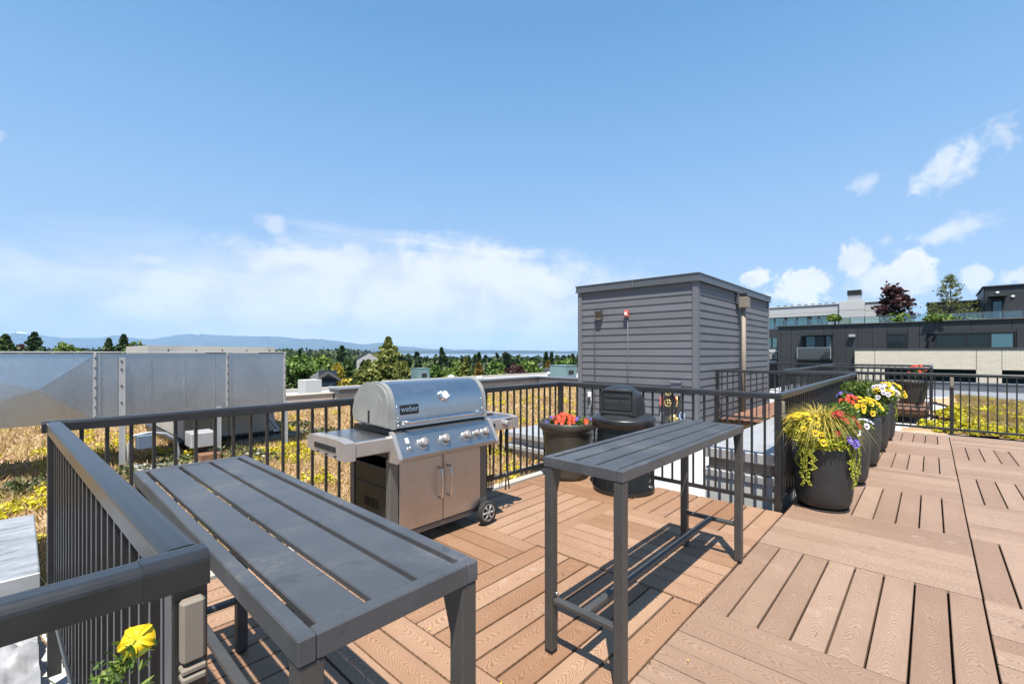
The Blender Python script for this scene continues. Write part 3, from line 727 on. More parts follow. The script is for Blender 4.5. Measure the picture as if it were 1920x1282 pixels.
# ------------------------------------------------------------------ flowers
def flower_mesh(name, pet, blot, eye, r=.026):
    b = MB(); mats = [pet, blot, eye]
    for a, s, lift in ((60, 1.0, .006), (120, 1.0, .007), (180, .92, .003), (0, .92, .002), (270, 1.12, 0)):
        c = Vector((math.cos(R(a)), math.sin(R(a)), 0)); t = Vector((-c.y, c.x, 0))
        def ring(f, n=9):
            out = []
            for k in range(n):
                q = -1+2*k/(n-1); w = math.sin((q+1)/2*math.pi)
                out.append(c*(r*s*(.12+(.98-.25*abs(q)**2.5)*f*(1-.18*abs(q)))) + t*(q*r*s*.72*f) + Vector((0, 0, lift+.010*f*f*(.5+.5*q*q)+random.uniform(-.0012, .0012)*f)))
            return out
        r0, r1, r2 = ring(.04), ring(.5), ring(1.0); n = 9
        b.cur = 1 if blot is not pet and a in (180, 0, 270) else 0
        b.add(r0+r1, [(k, k+1, n+k+1, n+k) for k in range(n-1)])
        b.cur = 0; b.add(r1+r2, [(k, k+1, n+k+1, n+k) for k in range(n-1)])
    b.cur = 2; b.add([(.004*math.cos(k), .004*math.sin(k), .012) for k in np.linspace(0, 5.2, 6)], [(0, 1, 2, 3, 4, 5)])
    return b.mesh(name, mats)
P_eye = petal('petal_eye', (.75, .4, .02))
FM = dict(yellow=flower_mesh('flower', P_yel, P_blo, P_eye), white=flower_mesh('flower', P_whi, P_vio, P_eye), red=flower_mesh('flower', P_red, P_blo, P_eye),
          purple=flower_mesh('flower', P_pur, P_vio, P_whi), coral=flower_mesh('flower', P_ora, P_ora, P_eye), plain=flower_mesh('flower', P_yel, P_yel, P_eye))
TOCAM = Vector((0, 0, HC))
def foliage(name, pts, size, m, parent, up=.5, lo=0, hi=1, asp=.55):
    P = np.array(pts); U, V = leaf_axes(len(P), size, up); U = U*asp; V = V*1.25
    cvv = rng.uniform(lo, hi, len(P))
    return link(name, cards(name, P, U, V, cvv, m), parent)
def pansies(label, cat, base, rad, zc, colours, n, leaves=500, arc=None, sq=.5, fs=1, leafm=None):
    """a mounded clump: leaves through the mound, flowers on its skin"""
    t = thing('pansy_plant', label, cat, base)
    pts = []
    while len(pts) < leaves:
        p = Vector((random.uniform(-1, 1), random.uniform(-1, 1), random.uniform(-.1, 1)))
        if p.length < 1: pts.append((p.x*rad, p.y*rad, p.z*rad*sq+zc))
    foliage('leaves', pts, .017, leafm or M_fol, t)
    for k in range(max(6, leaves//60)):
        a = random.uniform(0, 6.28); q = random.uniform(.2, .9)*rad
        part('stem', M_fol, t, lambda b: b.tube([(0, 0, zc-.05), (q*.6*math.cos(a), q*.6*math.sin(a), zc+rad*sq*.3), (q*math.cos(a), q*math.sin(a), zc+rad*sq*.7)], .002, 4)) if k < 6 else None
    placed = []; tries = 0
    while len(placed) < n and tries < n*60:
        tries += 1
        a = random.uniform(*(arc or (0, 6.28))); e = random.uniform(R(5), R(80))
        d = Vector((math.cos(a)*math.cos(e), math.sin(a)*math.cos(e), math.sin(e)))
        p = Vector((d.x*rad*1.03, d.y*rad*1.03, zc+d.z*rad*sq*1.05))
        if any((p-w).length < .030*fs for w in placed): continue
        placed.append(p)
        o = link('flower', FM[colours[len(placed) % len(colours)]], t, p)
        nd = (d+Vector((.35, -.5, .55))+Vector((random.uniform(-.4, .4), random.uniform(-.4, .4), random.uniform(-.3, .3)))).normalized()
        o.rotation_euler = nd.to_track_quat('Z', 'Y').to_euler(); s = random.uniform(.85, 1.2)*fs; o.scale = (s, s, s)
    return t
def tuft(label, base, n, L, spread, m=None, drop=1.0, bias=(0, 0), wid=.006, name='golden_grass'):
    P = []; F = []; cvv = []
    for k in range(n):
        a = random.uniform(0, 2*math.pi); d = Vector((math.cos(a), math.sin(a), 0))+Vector((*bias, 0)); l = L*random.uniform(.55, 1.1); sp = spread*random.uniform(.3, 1.1)
        side = Vector((-d.y, d.x, 0)).normalized(); b0 = Vector((random.uniform(-.05, .05), random.uniform(-.05, .05), 0)); o = len(P); c = random.random()
        ns = 7
        for i in range(ns+1):
            t = i/ns; p = b0+d*(sp*l*(t**1.3)*1.15)+Vector((0, 0, l*(1.05*t-drop*.95*t*t*t*sp)))
            w = wid*(1-.92*t)*(.7+.3*t*3 if t < .33 else 1); P += [p-side*w/2, p+side*w/2]
        for i in range(ns): F.append((o+2*i, o+2*i+1, o+2*i+3, o+2*i+2)); cvv.append(min(1, max(0, c*.6+i/ns*.4)))
    me = bpy.data.meshes.new(name); me.from_pydata(P, [], F); me.materials.append(m or M_goldg)
    at = me.attributes.new('cv', 'FLOAT', 'FACE'); at.data.foreach_set('value', cvv)
    o = link(name, me, None, base); tag(o, label, 'grass plant'); return o
def vine(label, base, paths, n_per=1, m=None):
    t = thing('trailing_vine', label, 'vine', base)
    P, U, V, cv = [], [], [], []
    for path in paths:
        pts = [Vector(p) for p in path]
        part('stem', M_jenny, t, lambda b: b.tube(pts, .0018, 5))
        tot = 0
        for a, b_ in zip(pts, pts[1:]):
            n = max(1, int((b_-a).length/.011))
            for k in range(n):
                p = a.lerp(b_, k/n)
                for sgn in (-1, 1):
                    out = Vector((a.x, a.y, 0)).normalized(); tn = Vector((-out.y, out.x, 0))*sgn
                    c = p+tn*.009+out*random.uniform(.002, .012)+Vector((0, 0, random.uniform(-.004, .004)))
                    nn = (out+Vector((random.uniform(-.5, .5), random.uniform(-.5, .5), random.uniform(0, .8)))).normalized()
                    u = nn.cross(Vector((random.uniform(-1, 1), random.uniform(-1, 1), 1))).normalized(); v = nn.cross(u)
                    s = random.uniform(.006, .0095); P.append(c); U.append(u*s); V.append(v*s); cv.append(random.random())
    link('leaves', cards('leaves', np.array(P), np.array(U), np.array(V), cv, m or M_jenny), t)
    return t
def hang(r, z, ang, length, n=7, wig=.03):
    a = R(ang); pts = [((r-.06)*math.cos(a), (r-.06)*math.sin(a), z+.03), ((r+.012)*math.cos(a), (r+.012)*math.sin(a), z+.02)]
    for k in range(1, n+1):
        b = a+random.uniform(-1, 1)*wig/r; rr = r+.016+random.uniform(0, .01); pts.append((rr*math.cos(b), rr*math.sin(b), z+.01-length*k/n))
    return pts
PH = .615
PX = -.762
PLY = [5.22, 6.38, 7.52, 8.74, 9.95]
GP = 'charcoal planters beside the railing'
ords = ['nearest', 'second', 'third', 'fourth', 'farthest']
for k, y in enumerate(PLY):
    planter(ords[k]+' charcoal planter in the row along the railing', (PX+(.02*k), y, .018), .252, PH, 'round', GP)
zt = .018+PH
# nearest planter: golden grass, pansies, trailing jenny
b0 = (PX, PLY[0], zt)
tuft('arching golden grass in the nearest charcoal planter', (PX-.03, PLY[0]+.04, zt+.06), 1000, .42, 1.12, bias=(-.14, -.10), wid=.0065, drop=1.1)
pansies('yellow pansies with dark faces at the front left of the nearest planter', 'flowers', (PX-.11, PLY[0]-.11, zt+.0), .215, .04, ['yellow'], 18, 700, arc=(R(170), R(340)), sq=.95, leafm=M_jenny)
pansies('dark red pansies spilling over the right of the nearest planter', 'flowers', (PX+.10, PLY[0]-.05, zt+.03), .19, .06, ['red'], 15, 460, arc=(R(-110), R(100)), sq=.95)
pansies('small purple pansies at the right rim of the nearest planter', 'flowers', (PX+.20, PLY[0]-.12, zt-.02), .08, .02, ['purple'], 4, 200, arc=(R(-100), R(40)), sq=.8)
pansies('white and lilac pansies at the right edge of the nearest planter', 'flowers', (PX+.19, PLY[0]+.07, zt+.06), .10, .03, ['white'], 6, 200, arc=(R(-80), R(100)), sq=.8)
pansies('low yellowish ground cover along the front rim of the nearest planter', 'plant', (PX+.03, PLY[0]-.11, zt-.02), .20, .0, ['yellow'], 5, 1800, sq=.75, leafm=M_jenny, arc=(R(180), R(360)))
vine('lime creeper hanging in strands down the front left of the nearest planter', b0, [hang(.255, 0, a, l) for a, l in ((-118, .42), (-112, .30), (-104, .40), (-100, .26), (-124, .25), (-97, .18))])
vine('lime creeper hanging down the right side of the nearest planter', b0, [hang(.255, 0, a, l) for a, l in ((-30, .40), (-22, .30), (-16, .36), (-36, .22), (-8, .28), (0, .30))])
# second planter: green bush, purple and red
def bush(label, base, r, h, n=1500, m=None, size=.017):
    t = thing('leafy_bush', label, 'bush', base); pts = []
    lobes = [(Vector((random.uniform(-.6, .6)*r, random.uniform(-.6, .6)*r, random.uniform(.2, .8)*h)), random.uniform(.35, .6)*r) for _ in range(14)]
    while len(pts) < n:
        c, q = random.choice(lobes); v = Vector(rvec(1)[0])*q*random.uniform(.55, 1.0); p = c+v
        if p.z > -.03: pts.append(tuple(p))
    foliage('leaves', pts, size, m or M_fol, t, .6)
    for k in range(7): part('stem', M_fol, t, lambda b: b.tube([(0, 0, -.03), tuple(lobes[k][0]*.6), tuple(lobes[k][0])], [.004, .003, .002], 5))
    return t
bush('bright green leafy bush in the second planter', (PX-.02, PLY[1], zt-.03), .25, .27, 2600)
pansies('purple pansies on the left of the green bush in the second planter', 'flowers', (PX-.22, PLY[1]-.06, zt-.0), .09, .03, ['purple'], 5, 120, sq=.9)
pansies('white pansies at the right rim of the second planter', 'flowers', (PX+.20, PLY[1]-.02, zt-.02), .10, .02, ['white'], 7, 180, sq=.8)
pansies('yellow pansies heaped over the third planter', 'flowers', (PX+.10, PLY[2]-.02, zt), .20, .05, ['yellow', 'plain', 'yellow'], 30, 500, sq=.9, fs=1.15)
pansies('red blooms crowning the third planter', 'flowers', (PX-.04, PLY[2]-.05, zt+.15), .09, .03, ['coral'], 11, 120, sq=.8, fs=1.1)
pansies('violet blooms beside the red ones in the third planter', 'flowers', (PX-.10, PLY[2]+.05, zt+.20), .08, .03, ['purple'], 8, 120, sq=.8)
bush('large green bush in the fourth planter', (PX-.02, PLY[3], zt-.02), .30, .42, 3200)
pansies('white pansies with purple faces crowding the front of the fourth planter', 'flowers', (PX+.22, PLY[3]+.02, zt+.10), .19, .05, ['white', 'white', 'white', 'yellow'], 34, 360, sq=.95, fs=1.25)
bush('low green leaves over the rim of the fourth planter', (PX+.12, PLY[3]-.16, zt-.08), .19, .16, 1300)
vine('lime creeper over the front of the fourth planter', (PX, PLY[3], zt), [hang(.258, 0, a, l) for a, l in ((-10, .3), (0, .34), (12, .3), (-22, .24), (22, .26))])
tuft('golden grass fountain in the farthest planter', (PX-.05, PLY[4], zt-.04), 300, .52, .85, drop=.7)
pansies('yellow pansies at the right side of the farthest planter', 'flowers', (PX+.22, PLY[4], zt+.04), .22, .05, ['yellow', 'plain'], 26, 420, sq=1.0, fs=1.2, leafm=M_jenny)
vine('lime creeper trailing from the farthest planter', (PX+.06, PLY[4], zt), [hang(.258, .0, a, l) for a, l in ((-20, .25), (0, .3), (15, .34), (30, .3))])
# olive pot in the corner, with coral petunias
QX, QY = -3.165, 4.41
planter('olive ribbed flower pot between the grill and the litter bin', (QX, QY, .003), .335, .66, 'ribbed', 'olive ribbed pots')
pansies('coral red flowers in the olive pot by the litter bin', 'flowers', (QX+.03, QY-.12, .645), .13, .01, ['coral'], 22, 160, sq=.7, fs=1.05)
pansies('deep violet flowers at the left of the olive pot', 'flowers', (QX-.13, QY-.17, .645), .06, .01, ['purple'], 4, 120, sq=.8)
pansies('thin green leaves at the right of the olive pot', 'plant', (QX+.18, QY+.02, .635), .13, .0, ['coral', 'purple'], 3, 260, sq=.6)
# far olive pot with red geraniums, and its neighbour
planter('far olive pot with red flowers behind the far railing', (-.42, 17.6, .0), .40, .66, 'ribbed', 'olive ribbed pots')
pansies('bright red flowers standing tall in the far olive pot', 'flowers', (-.30, 17.5, .70), .20, .10, ['coral'], 26, 200, sq=1.5, fs=1.15)
planter('dark pot on the far terrace behind the farthest planter', (-1.35, 17.2, .0), .36, .62, 'ribbed', 'olive ribbed pots')
tag(part('vent_pipe', M_galvl, None, lambda b: b.lathe([(0, .62), (.09, .62), (.10, .60), (.10, ZR)], 20, (-.98, 16.3, 0))), 'pale vent pipe beside the far olive pot', 'vent pipe')
# yellow flower in the lower left corner, in a pot just below the frame
planter('charcoal planter below the yellow flower in the lower left corner', (-.70, -.22, .018), .24, .56, 'round', 'charcoal planters beside the railing')
pt = thing('flowering_plant', 'single large yellow flower on a leafy stem in the lower left corner', 'flower', (-.70, -.22, .55))
top = Vector(atdist(255, 1200, .66))-Vector((-.70, -.22, .55))
part('stem', M_jenny, pt, lambda b: b.tube([(0, 0, 0), top*.5+Vector((.05, .0, .06)), top*.88+Vector((.015, -.01, 0)), top], [.004, .0035, .003, .002], 8))
def bigpetal(b):
    for a in range(5):
        c = Vector((math.cos(a*1.257+.3), math.sin(a*1.257+.3), 0)); t = Vector((-c.y, c.x, 0)); rows = []
        for f in (0, .35, .7, .9, 1.0):
            rows.append([c*(.021*f*(1-.16*q*q))+t*(q*.016*math.sin(min(1, f*1.15)*1.45)) + Vector((0, 0, .012*math.sqrt(f)*(.5+.3*q*q)-.016*f**3)) for q in np.linspace(-1, 1, 9)])
        b.smooth = True
        b.add([p for r_ in rows for p in r_], [(i*9+k, i*9+k+1, (i+1)*9+k+1, (i+1)*9+k) for i in range(4) for k in range(8)])
bp = part('bloom', P_yel, pt, bigpetal); bp.location = top; bp.rotation_euler = Vector((.62, -.25, .45)).to_track_quat('Z', 'Y').to_euler()
pts = []
for k in range(520):
    q = random.uniform(.55, .97); s = (1-q)*.12+.007
    pts.append(tuple(top*q+Vector((.05*math.sin(q*3.14), 0, .06*math.sin(q*3.14)))+Vector((random.gauss(0, s), random.gauss(0, s), random.gauss(0, s*.6)))))
foliage('leaves', pts, .0058, M_fol, pt, .2, asp=.38)
for k in range(5):
    q = top*.9+Vector((random.uniform(-.05, .05), random.uniform(-.05, .05), random.uniform(-.05, -.01)))
    part('bud', M_jenny, pt, lambda b: (b.lathe([(0, .012), (.004, .008), (.0055, .002), (.004, -.005), (0, -.007)], 10, q), b.tube([q+Vector((0, 0, -.006)), top*.7], .0012, 5)))

# ------------------------------------------------------------------ roof house with lap siding
HX, HY0, HX1, HY1, HZ = -3.56, 9.52, -6.50, 15.1, 3.12
hs = thing('roof_stair_house', 'grey lap-sided stair house standing on the roof', 'roof house', (0, 0, ZR))
part('wall', M_siding, hs, lambda b: b.box(HX1+.03, HY0+.03, 0, HX-.03, HY1-.03, HZ-ZR-.22))
z = .02; pitch = .1612
while z < HZ-ZR-.16:
    z1 = min(z+pitch, HZ-ZR-.155)
    def lap(a, b_, fx):
        m = MB()
        if fx:   # south face, along X
            m.prism([(HY0+.028, z-.006), (HY0+.003, z-.006), (HY0+.003, z), (HY0+.018, z1-.0065), (HY0+.028, z1-.0065)], a, b_, 0)
        else:    # east face, along Y
            m.prism([(HX-.028, z-.006), (HX-.003, z-.006), (HX-.003, z), (HX-.018, z1-.0065), (HX-.028, z1-.0065)], a, b_, 1)
        return m
    for fx, e0, e1 in ((True, HX1+.10, HX-.10), (False, HY0+.10, HY1-.08)):
        cuts = [e0, e1] if random.random() < .45 else [e0, e0+(e1-e0)*random.uniform(.2, .8), e1]
        for c0, c1 in zip(cuts, cuts[1:]): lap(c0+.002, c1-.002, fx).build('siding_board', M_siding, hs)
    z += pitch
for (x0, y0, x1, y1) in ((HX-.10, HY0-.018, HX+.018, HY0+.099), (HX1-.018, HY0-.018, HX1+.10, HY0+.099), (HX-.079, HY1-.08, HX+.018, HY1+.018)):
    part('corner_board', M_trim, hs, lambda b: b.cbox(x0, y0, -.0, x1, y1, HZ-ZR-.15, .004))
zr = HZ-ZR
roofh = part('roof_cap', M_fascia, hs, lambda b: (b.box(HX1-.05, HY0-.05, zr-.15, HX+.05, HY1+.05, zr-.01)))
part('coping', M_fascia, roofh, lambda b: (b.cbox(HX1-.065, HY0-.065, zr-.018, HX+.065, HY1+.065, zr+.004, .004)))
part('drip_edge', M_fascia, roofh, lambda b: (b.cbox(HX1-.06, HY0-.06, zr-.172, HX+.06, HY0-.0505, zr-.14, .002), b.cbox(HX+.0505, HY0-.05, zr-.172, HX+.06, HY1+.06, zr-.14, .002)))
part('coping_seam', M_trim, roofh, lambda b: (b.box(-5.0, HY0-.0665, zr-.15, -4.98, HY0-.06, zr-.01), b.box(HX+.0605, 12.4, zr-.15, HX+.0665, 12.42, zr-.01)))
yf = HY0-.02
def onwall(x, y): X, Z = atY(x, y, yf); return X, Z
X, Z = onwall(1125, 590)
t = thing('wall_light', 'small bronze wall light on the grey siding', 'wall light', (X, yf, Z))
part('housing', spk('bronze', (.11, .11, .10), rough=.4, metal=.5), t, lambda b: b.prism([(0, -.10), (-.06, -.10), (-.13, .07), (-.11, .10), (0, .10)], -.075, .075, 0))
part('lens', mat('lens', (.5, .5, .45), .2), t, lambda b: b.cbox(-.06, -.075, -.108, .06, -.012, -.1005, .002))
part('conduit', M_trim, t, lambda b: b.tube([(-.09, -.02, .0), (-.13, -.02, -.05), (-.14, -.012, -.15), (-.14, -.012, -2.6)], .011, 8))
X, Z = onwall(1176, 588)
t = thing('alarm_horn', 'red and white fire alarm horn on the grey siding', 'alarm', (X, yf, Z))
part('body', mat('alarm_red', (.55, .10, .08), .4), t, lambda b: b.cbox(-.055, -.07, -.075, .055, 0, .075, .012))
part('strobe', mat('alarm_white', (.75, .72, .7), .3), t, lambda b: b.cbox(-.03, -.085, -.04, .03, -.0705, .03, .006))
part('conduit', M_trim, t, lambda b: b.tube([(.02, -.012, -.07), (.02, -.012, -2.4)], .010, 8))
# utility panel, valves and outlet at the foot of the wall
X, Z = onwall(1269, 724)
t = thing('utility_box', 'grey meter box with a hooded lid low on the siding', 'meter box', (X, yf, Z))
part('box', M_trim, t, lambda b: b.cbox(-.10, -.09, -.20, .10, 0, .07, .006)); part('hood', M_trim, t, lambda b: b.cbox(-.115, -.12, .071, .115, 0, .11, .006))
X, Z = onwall(1262, 768)
t = thing('pipe_manifold', 'dark standpipe board with brass valve wheels', 'valves', (X, yf-.03, Z))
part('board', spk('board_dark', (.06, .058, .06), rough=.6), t, lambda b: b.cbox(-.17, -.012, -.5, .17, .028, .44, .005))
brass = spk('brass', (.50, .38, .16), rough=.4, metal=.5)
for x, z_, r in ((-.06, .37, .055), (-.07, .15, .07)):
    w = part('valve_wheel', brass, t, lambda b: ([b.tube([(x+r*math.cos(a), -.08, z_+r*math.sin(a)) for a in np.linspace(0, 6.283, 21)], .010, 8)], b.tube([(x, -.012, z_), (x, -.085, z_)], .014, 8), b.tube([(x-r, -.08, z_), (x+r, -.08, z_)], .007, 6), b.tube([(x, -.08, z_-r), (x, -.08, z_+r)], .007, 6)))
part('valve_body', brass, t, lambda b: (b.lathe([(0, .10), (.05, .09), (.075, .02), (.06, -.06), (.02, -.10), (0, -.11)], 18, (.05, -.07, -.18)), b.tube([(-.04, -.06, -.17), (.16, -.06, -.17)], .028, 10)))
part('pipe', brass, t, lambda b: b.tube([(.11, -.04, .30), (.12, -.05, .18), (.11, -.05, .08)], .022, 8))
part('red_handle', mat('valve_red', (.5, .07, .04), .5), t, lambda b: b.tube([(.09, -.06, .30), (.12, -.07, .20)], .014, 8))
X, Z = onwall(1282, 779)
t = thing('hose_valve', 'small blue valve wheel by the corner of the siding', 'valve', (X, yf, Z))
part('wheel', mat('valve_blue', (.30, .42, .65), .4), t, lambda b: (b.tube([(.055*math.cos(a), -.09, .075*math.sin(a)) for a in np.linspace(0, 6.283, 19)], .012, 8), b.tube([(-.05, -.09, 0), (.05, -.09, 0)], .008, 6), b.tube([(0, -.09, -.07), (0, -.09, .07)], .008, 6)))
part('stem', brass, t, lambda b: b.tube([(0, 0, 0), (0, -.10, 0)], .012, 8))
X, Z = onwall(1242, 752)
t = thing('outlet_box', 'pink-red outlet box with grey cable beside the standpipe', 'outlet', (X, yf, Z))
part('box', mat('outlet_red', (.52, .13, .13), .5), t, lambda b: b.cbox(-.04, -.06, -.10, .04, 0, .10, .008))
part('cable', M_galvl, t, lambda b: b.tube([(0, -.03, -.10), (.01, -.06, -.2), (-.03, -.05, -.35), (.03, -.05, -.5)], .010, 8))
X, Z = onwall(1108, 739)
t = thing('cable_box', 'white cable box low on the left of the siding', 'outlet', (X, yf, Z))
part('box', mat('box_white', (.75, .75, .72), .5), t, lambda b: b.cbox(-.06, -.06, -.06, .06, 0, .06, .006)); part('cable', M_galvl, t, lambda b: b.tube([(.03, -.04, -.06), (.05, -.06, -.2), (.0, -.05, -.32), (-.03, -.03, -.45)], .014, 8))
# tan downspout with a collector box on the east wall
def onE(x, y):
    r = (x-960)/FP; Xw = HX+.02; Y = (-r*Xw*SN-Xw*CN)/(SN-r*CN); d = -Xw*SN+Y*CN; return Y, HC-(y-661)*d/FP
Y, Z = onE(1386, 568)
t = thing('downspout', 'tan downspout with collector box on the right siding wall', 'downspout', (HX+.0, Y, 0))
part('collector', M_tan, t, lambda b: b.cbox(.02, -.13, Z-.13, .24, .13, Z+.13, .008))
part('pipe', M_tan, t, lambda b: b.tube([(.12, 0, Z-.13), (.12, 0, ZR+.05)], .055, 14))
part('bracket', M_black, t, lambda b: b.cbox(.10, -.03, Z+.131, .2, .03, Z+.24, .005))
part('inlet', M_fascia, t, lambda b: b.cbox(.018, -.22, Z-.05, .06, -.135, Z+.26, .004))
# walkway deck beside the stair house
wk = struct(part('walkway', M_under, None, lambda b: (b.box(-3.5, 10.66, -.2, -2.46, 18.7, -.05), b.box(-2.459, 10.66, -.2, X0-.02, 11.4, -.05), b.box(-2.38, 15.7, -.2, -.05, 18.7, -.05))))
M_plankW = mat('walkway_composite', rough=.6, fn=plank_fn((.36, .17, .10), (.45, .24, .155), (.2, .1, .06)))
for k in range(7):
    plank(7.9, .138, M_plankW, wk, -3.41+k*.15, 14.66, 0, True)
for k in range(5): plank(1.40, .138, M_plankW, wk, -1.72, 10.74+k*.15, 0, False)
for k in range(15): plank(2.95, .138, M_plankW, wk, -2.28+k*.152, 17.2, 0, True)

# ------------------------------------------------------------------ things on the roof
def capped_curb(name, label, x0, y0, x1, y1, zt, layers, cat='roof vent'):
    t = thing(name, label, cat, ((x0+x1)/2, (y0+y1)/2, ZR))
    w, d = (x1-x0)/2, (y1-y0)/2; zt -= ZR
    for nm, m, za, zb, ins in layers: part(nm, m, t, lambda b: b.cbox(-w+ins, -d+ins, za-ZR, w-ins, d-ins, zb-ZR, .008))
    return t
capped_curb('duct_housing', 'long pale metal duct housing on the white roof behind the railing corner', -1.80, 4.96, -1.12, 8.3, .47,
    [('lid', M_galvl, .365, .47, 0), ('neck', spk('neck_metal', (.36, .33, .29), rough=.55, var=.15, scale=3, metal=.2), .245, .3645, .045), ('flange', M_galvl, .165, .2445, 0), ('curb', M_white, ZR+.001, .1645, .02)])
t = capped_curb('skylight_curb', 'flat pale metal cap on a low curb behind the olive flower pot', -5.45, 5.7, -3.9, 7.4, .12,
    [('lid', M_galvl, .03, .12, 0), ('neck', M_galvl, -.10, .0295, .10), ('flange', M_galvl, -.17, -.1005, .0), ('curb', M_white, ZR+.001, -.1705, .10)])
part('latch', M_chrome, t, lambda b: b.cbox(-.55, -.80, .24, -.35, -.751, .30, .008))
def sheet_fn(q, b):
    v = gcoord(q); n1 = q.noise(q.vec(v, (3, 1.2, 1)), 2.2, 6, .65, .8); n2 = q.noise(v, 14, 5, .7)
    t_ = q.m('ADD', q.m('MULTIPLY', n1, .7), q.m('MULTIPLY', n2, .3))
    q.lk(q.ramp(t_, [(.32, (.20, .205, .21)), (.5, (.36, .37, .38)), (.66, (.46, .47, .48))]), b.inputs['Base Color']); q.lk(q.m('ADD', .35, q.m('MULTIPLY', n1, .3)), b.inputs['Roughness']); bump(q, b, n1, .02, .3)
M_sheet = mat('weathered_sheet', metal=.45, fn=sheet_fn)
t = capped_curb('duct_section', 'square galvanised duct box at the left edge of the photo', -6.06, -2.2, -4.42, .10, -.01,
    [('body', M_sheet, -.30, -.01, 0), ('skid', M_dark, ZR+.001, -.3005, .15)], 'duct')
part('seam', M_galvl, t, lambda b: b.cbox(.8205, -1.15, .10, .835, 1.15, .372, .003))
# galvanised duct on legs
DX, DZ0, DZ1 = -9.0, .47, 1.452
dct = thing('roof_duct', 'large galvanised duct raised on steel legs at the left', 'duct', (DX, 0, ZR))
def ductY(x):
    r = (x-960)/FP; return (-r*DX*SN-DX*CN)/(SN-r*CN)
ys = [ductY(-260), ductY(181), ductY(428), ductY(535)]
for k, (ya, yb) in enumerate(zip(ys, ys[1:])):
    def sec(b):
        za, zb = DZ0-ZR, DZ1-ZR; bulge = .042
        if k == 0:
            m = (ya+yb)/2+.4                          # cross-broken panel: four facets meeting at a raised centre
            b.add([(0, ya, za), (0, yb, za), (0, yb, zb), (0, ya, zb), (bulge, m, (za+zb)/2)], [(0, 1, 4), (1, 2, 4), (2, 3, 4), (3, 0, 4)])
        else:
            b.add([(0, ya, za), (0, yb, za), (0, yb, zb), (0, ya, zb)], [(0, 1, 2, 3)])
        b.box(-1.3, ya, za, -.001, yb, zb)
    part('duct_panel', M_galv, dct, sec)
    part('flange', M_galvl, dct, lambda b: b.cbox(-1.31, yb-.035, DZ0-ZR-.02, .03, yb+.0, DZ1-ZR+.012, .004))
    if k < 2: part('sealed_joint', M_galv, dct, lambda b: b.cbox(-1.31, yb+.004, DZ0-ZR-.02, .02, yb+.05, DZ1-ZR+.010, .004))
for k_, yb in enumerate(ys[1:]):
    for z_ in np.linspace(DZ0-ZR+.06, DZ1-ZR-.06, 7): part('screw', M_dark, dct, lambda b: b.lathe([(0, .010), (.009, .008), (.011, 0)], 6, (.0305, yb-.017, z_), 'x'))
for x in (300-17, 346, 402, 478): part('stiffener', M_galv, dct, lambda b: b.cbox(.0005, ductY(x)-.012, DZ0-ZR+.01, .010, ductY(x)+.012, DZ1-ZR-.01, .003))
part('top_lip', M_galvl, dct, lambda b: b.cbox(-1.32, ys[0], DZ1-ZR+.0125, .025, ys[-1]+.01, DZ1-ZR+.032, .004))
for x in (228, 408, 533):
    yy = ductY(x)
    lg = part('leg', M_galvl, dct, lambda b: (b.cbox(.035, yy-.035, 0, .042, yy+.035, DZ1-ZR-(.06 if x < 300 else .9), .002), b.cbox(.0425, yy+.028, 0, .085, yy+.035, DZ1-ZR-(.06 if x < 300 else .9), .002)))
    for zz in (1.1, 1.35, 1.6, 1.72): part('bolt', M_dark, lg, lambda b: b.lathe([(0, .012), (.012, .010), (.014, 0)], 8, (.0425, yy-.005, zz), 'x')) if x < 300 else None
# packaged rooftop unit behind and below the duct
hv = thing('rooftop_unit', 'beige rooftop air handler behind the galvanised duct', 'air unit', (-12.2, 0, ZR))
ya, yb = atdist(345, 700, 10.0)[1], 4.05
def unitY(x, Xw):
    r = (x-960)/FP; return (-r*Xw*SN-Xw*CN)/(SN-r*CN)
ya, yb = unitY(345, -10.1), unitY(515, -10.1)
ha, hb = unitY(277, -10.7), unitY(516, -10.7)
part('curb', M_dark, hv, lambda b: b.cbox(-1.0, ya-.1, .0, 2.2, yb+.1, .22, .01))
part('cabinet', M_unit, hv, lambda b: b.cbox(-.9, ya, .221, 2.1, yb, 1.80, .02))
for zz in (.60, .92): part('cabinet_seam', M_trim, hv, lambda b: b.box(2.1002, ya+.03, zz, 2.104, yb-.03, zz+.012))
part('cabinet_seam', M_trim, hv, lambda b: b.box(2.1002, ya+.72, .25, 2.104, ya+.735, 1.78))
part('hood', M_unit, hv, lambda b: b.prism([(ha, 1.80), (hb, 1.80), (hb, 1.965), (ha, 1.985)], -1.0, 1.5, 0))
for k in range(7): part('hood_bolt', M_dark, hv, lambda b: b.box(1.5005, ha+.3+k*.45, 1.88, 1.506, ha+.32+k*.45, 1.91))
part('brace', M_galvl, hv, lambda b: b.tube([(2.14, ya+1.1, 1.0), (2.5, ya+1.5, .30)], .035, 4))
t = thing('roof_disconnect', 'grey electrical disconnect with bent conduit under the duct', 'electrical box', (-8.7, 1.55, ZR))
part('box', M_galvl, t, lambda b: b.cbox(-.2, .28, .35, .2, .62, .58, .01)); part('stand', M_dark, t, lambda b: b.cbox(-.1, .36, 0, .1, .52, .3495, .01))
part('conduit', M_galvl, t, lambda b: b.tube([(0, -.45, 0), (0, -.45, .5), (0, -.38, .62), (0, -.2, .64), (0, 0, .6), (0, .12, .5), (0, .16, .3), (0, .16, .0)], .02, 10))
part('junction', mat('blue_grey', (.10, .14, .19), .5), t, lambda b: b.cbox(-.1, -.36, .42, .1, -.14, .62, .01))
tag(part('wood_block', spk('rust_wood', (.34, .17, .09), rough=.8, var=.4, scale=6), None, lambda b: b.cbox(-.18, -.14, 0, .18, .14, .26, .01), (-8.5, 2.05, ZR)), 'rusty orange block on the roof under the duct', 'block')
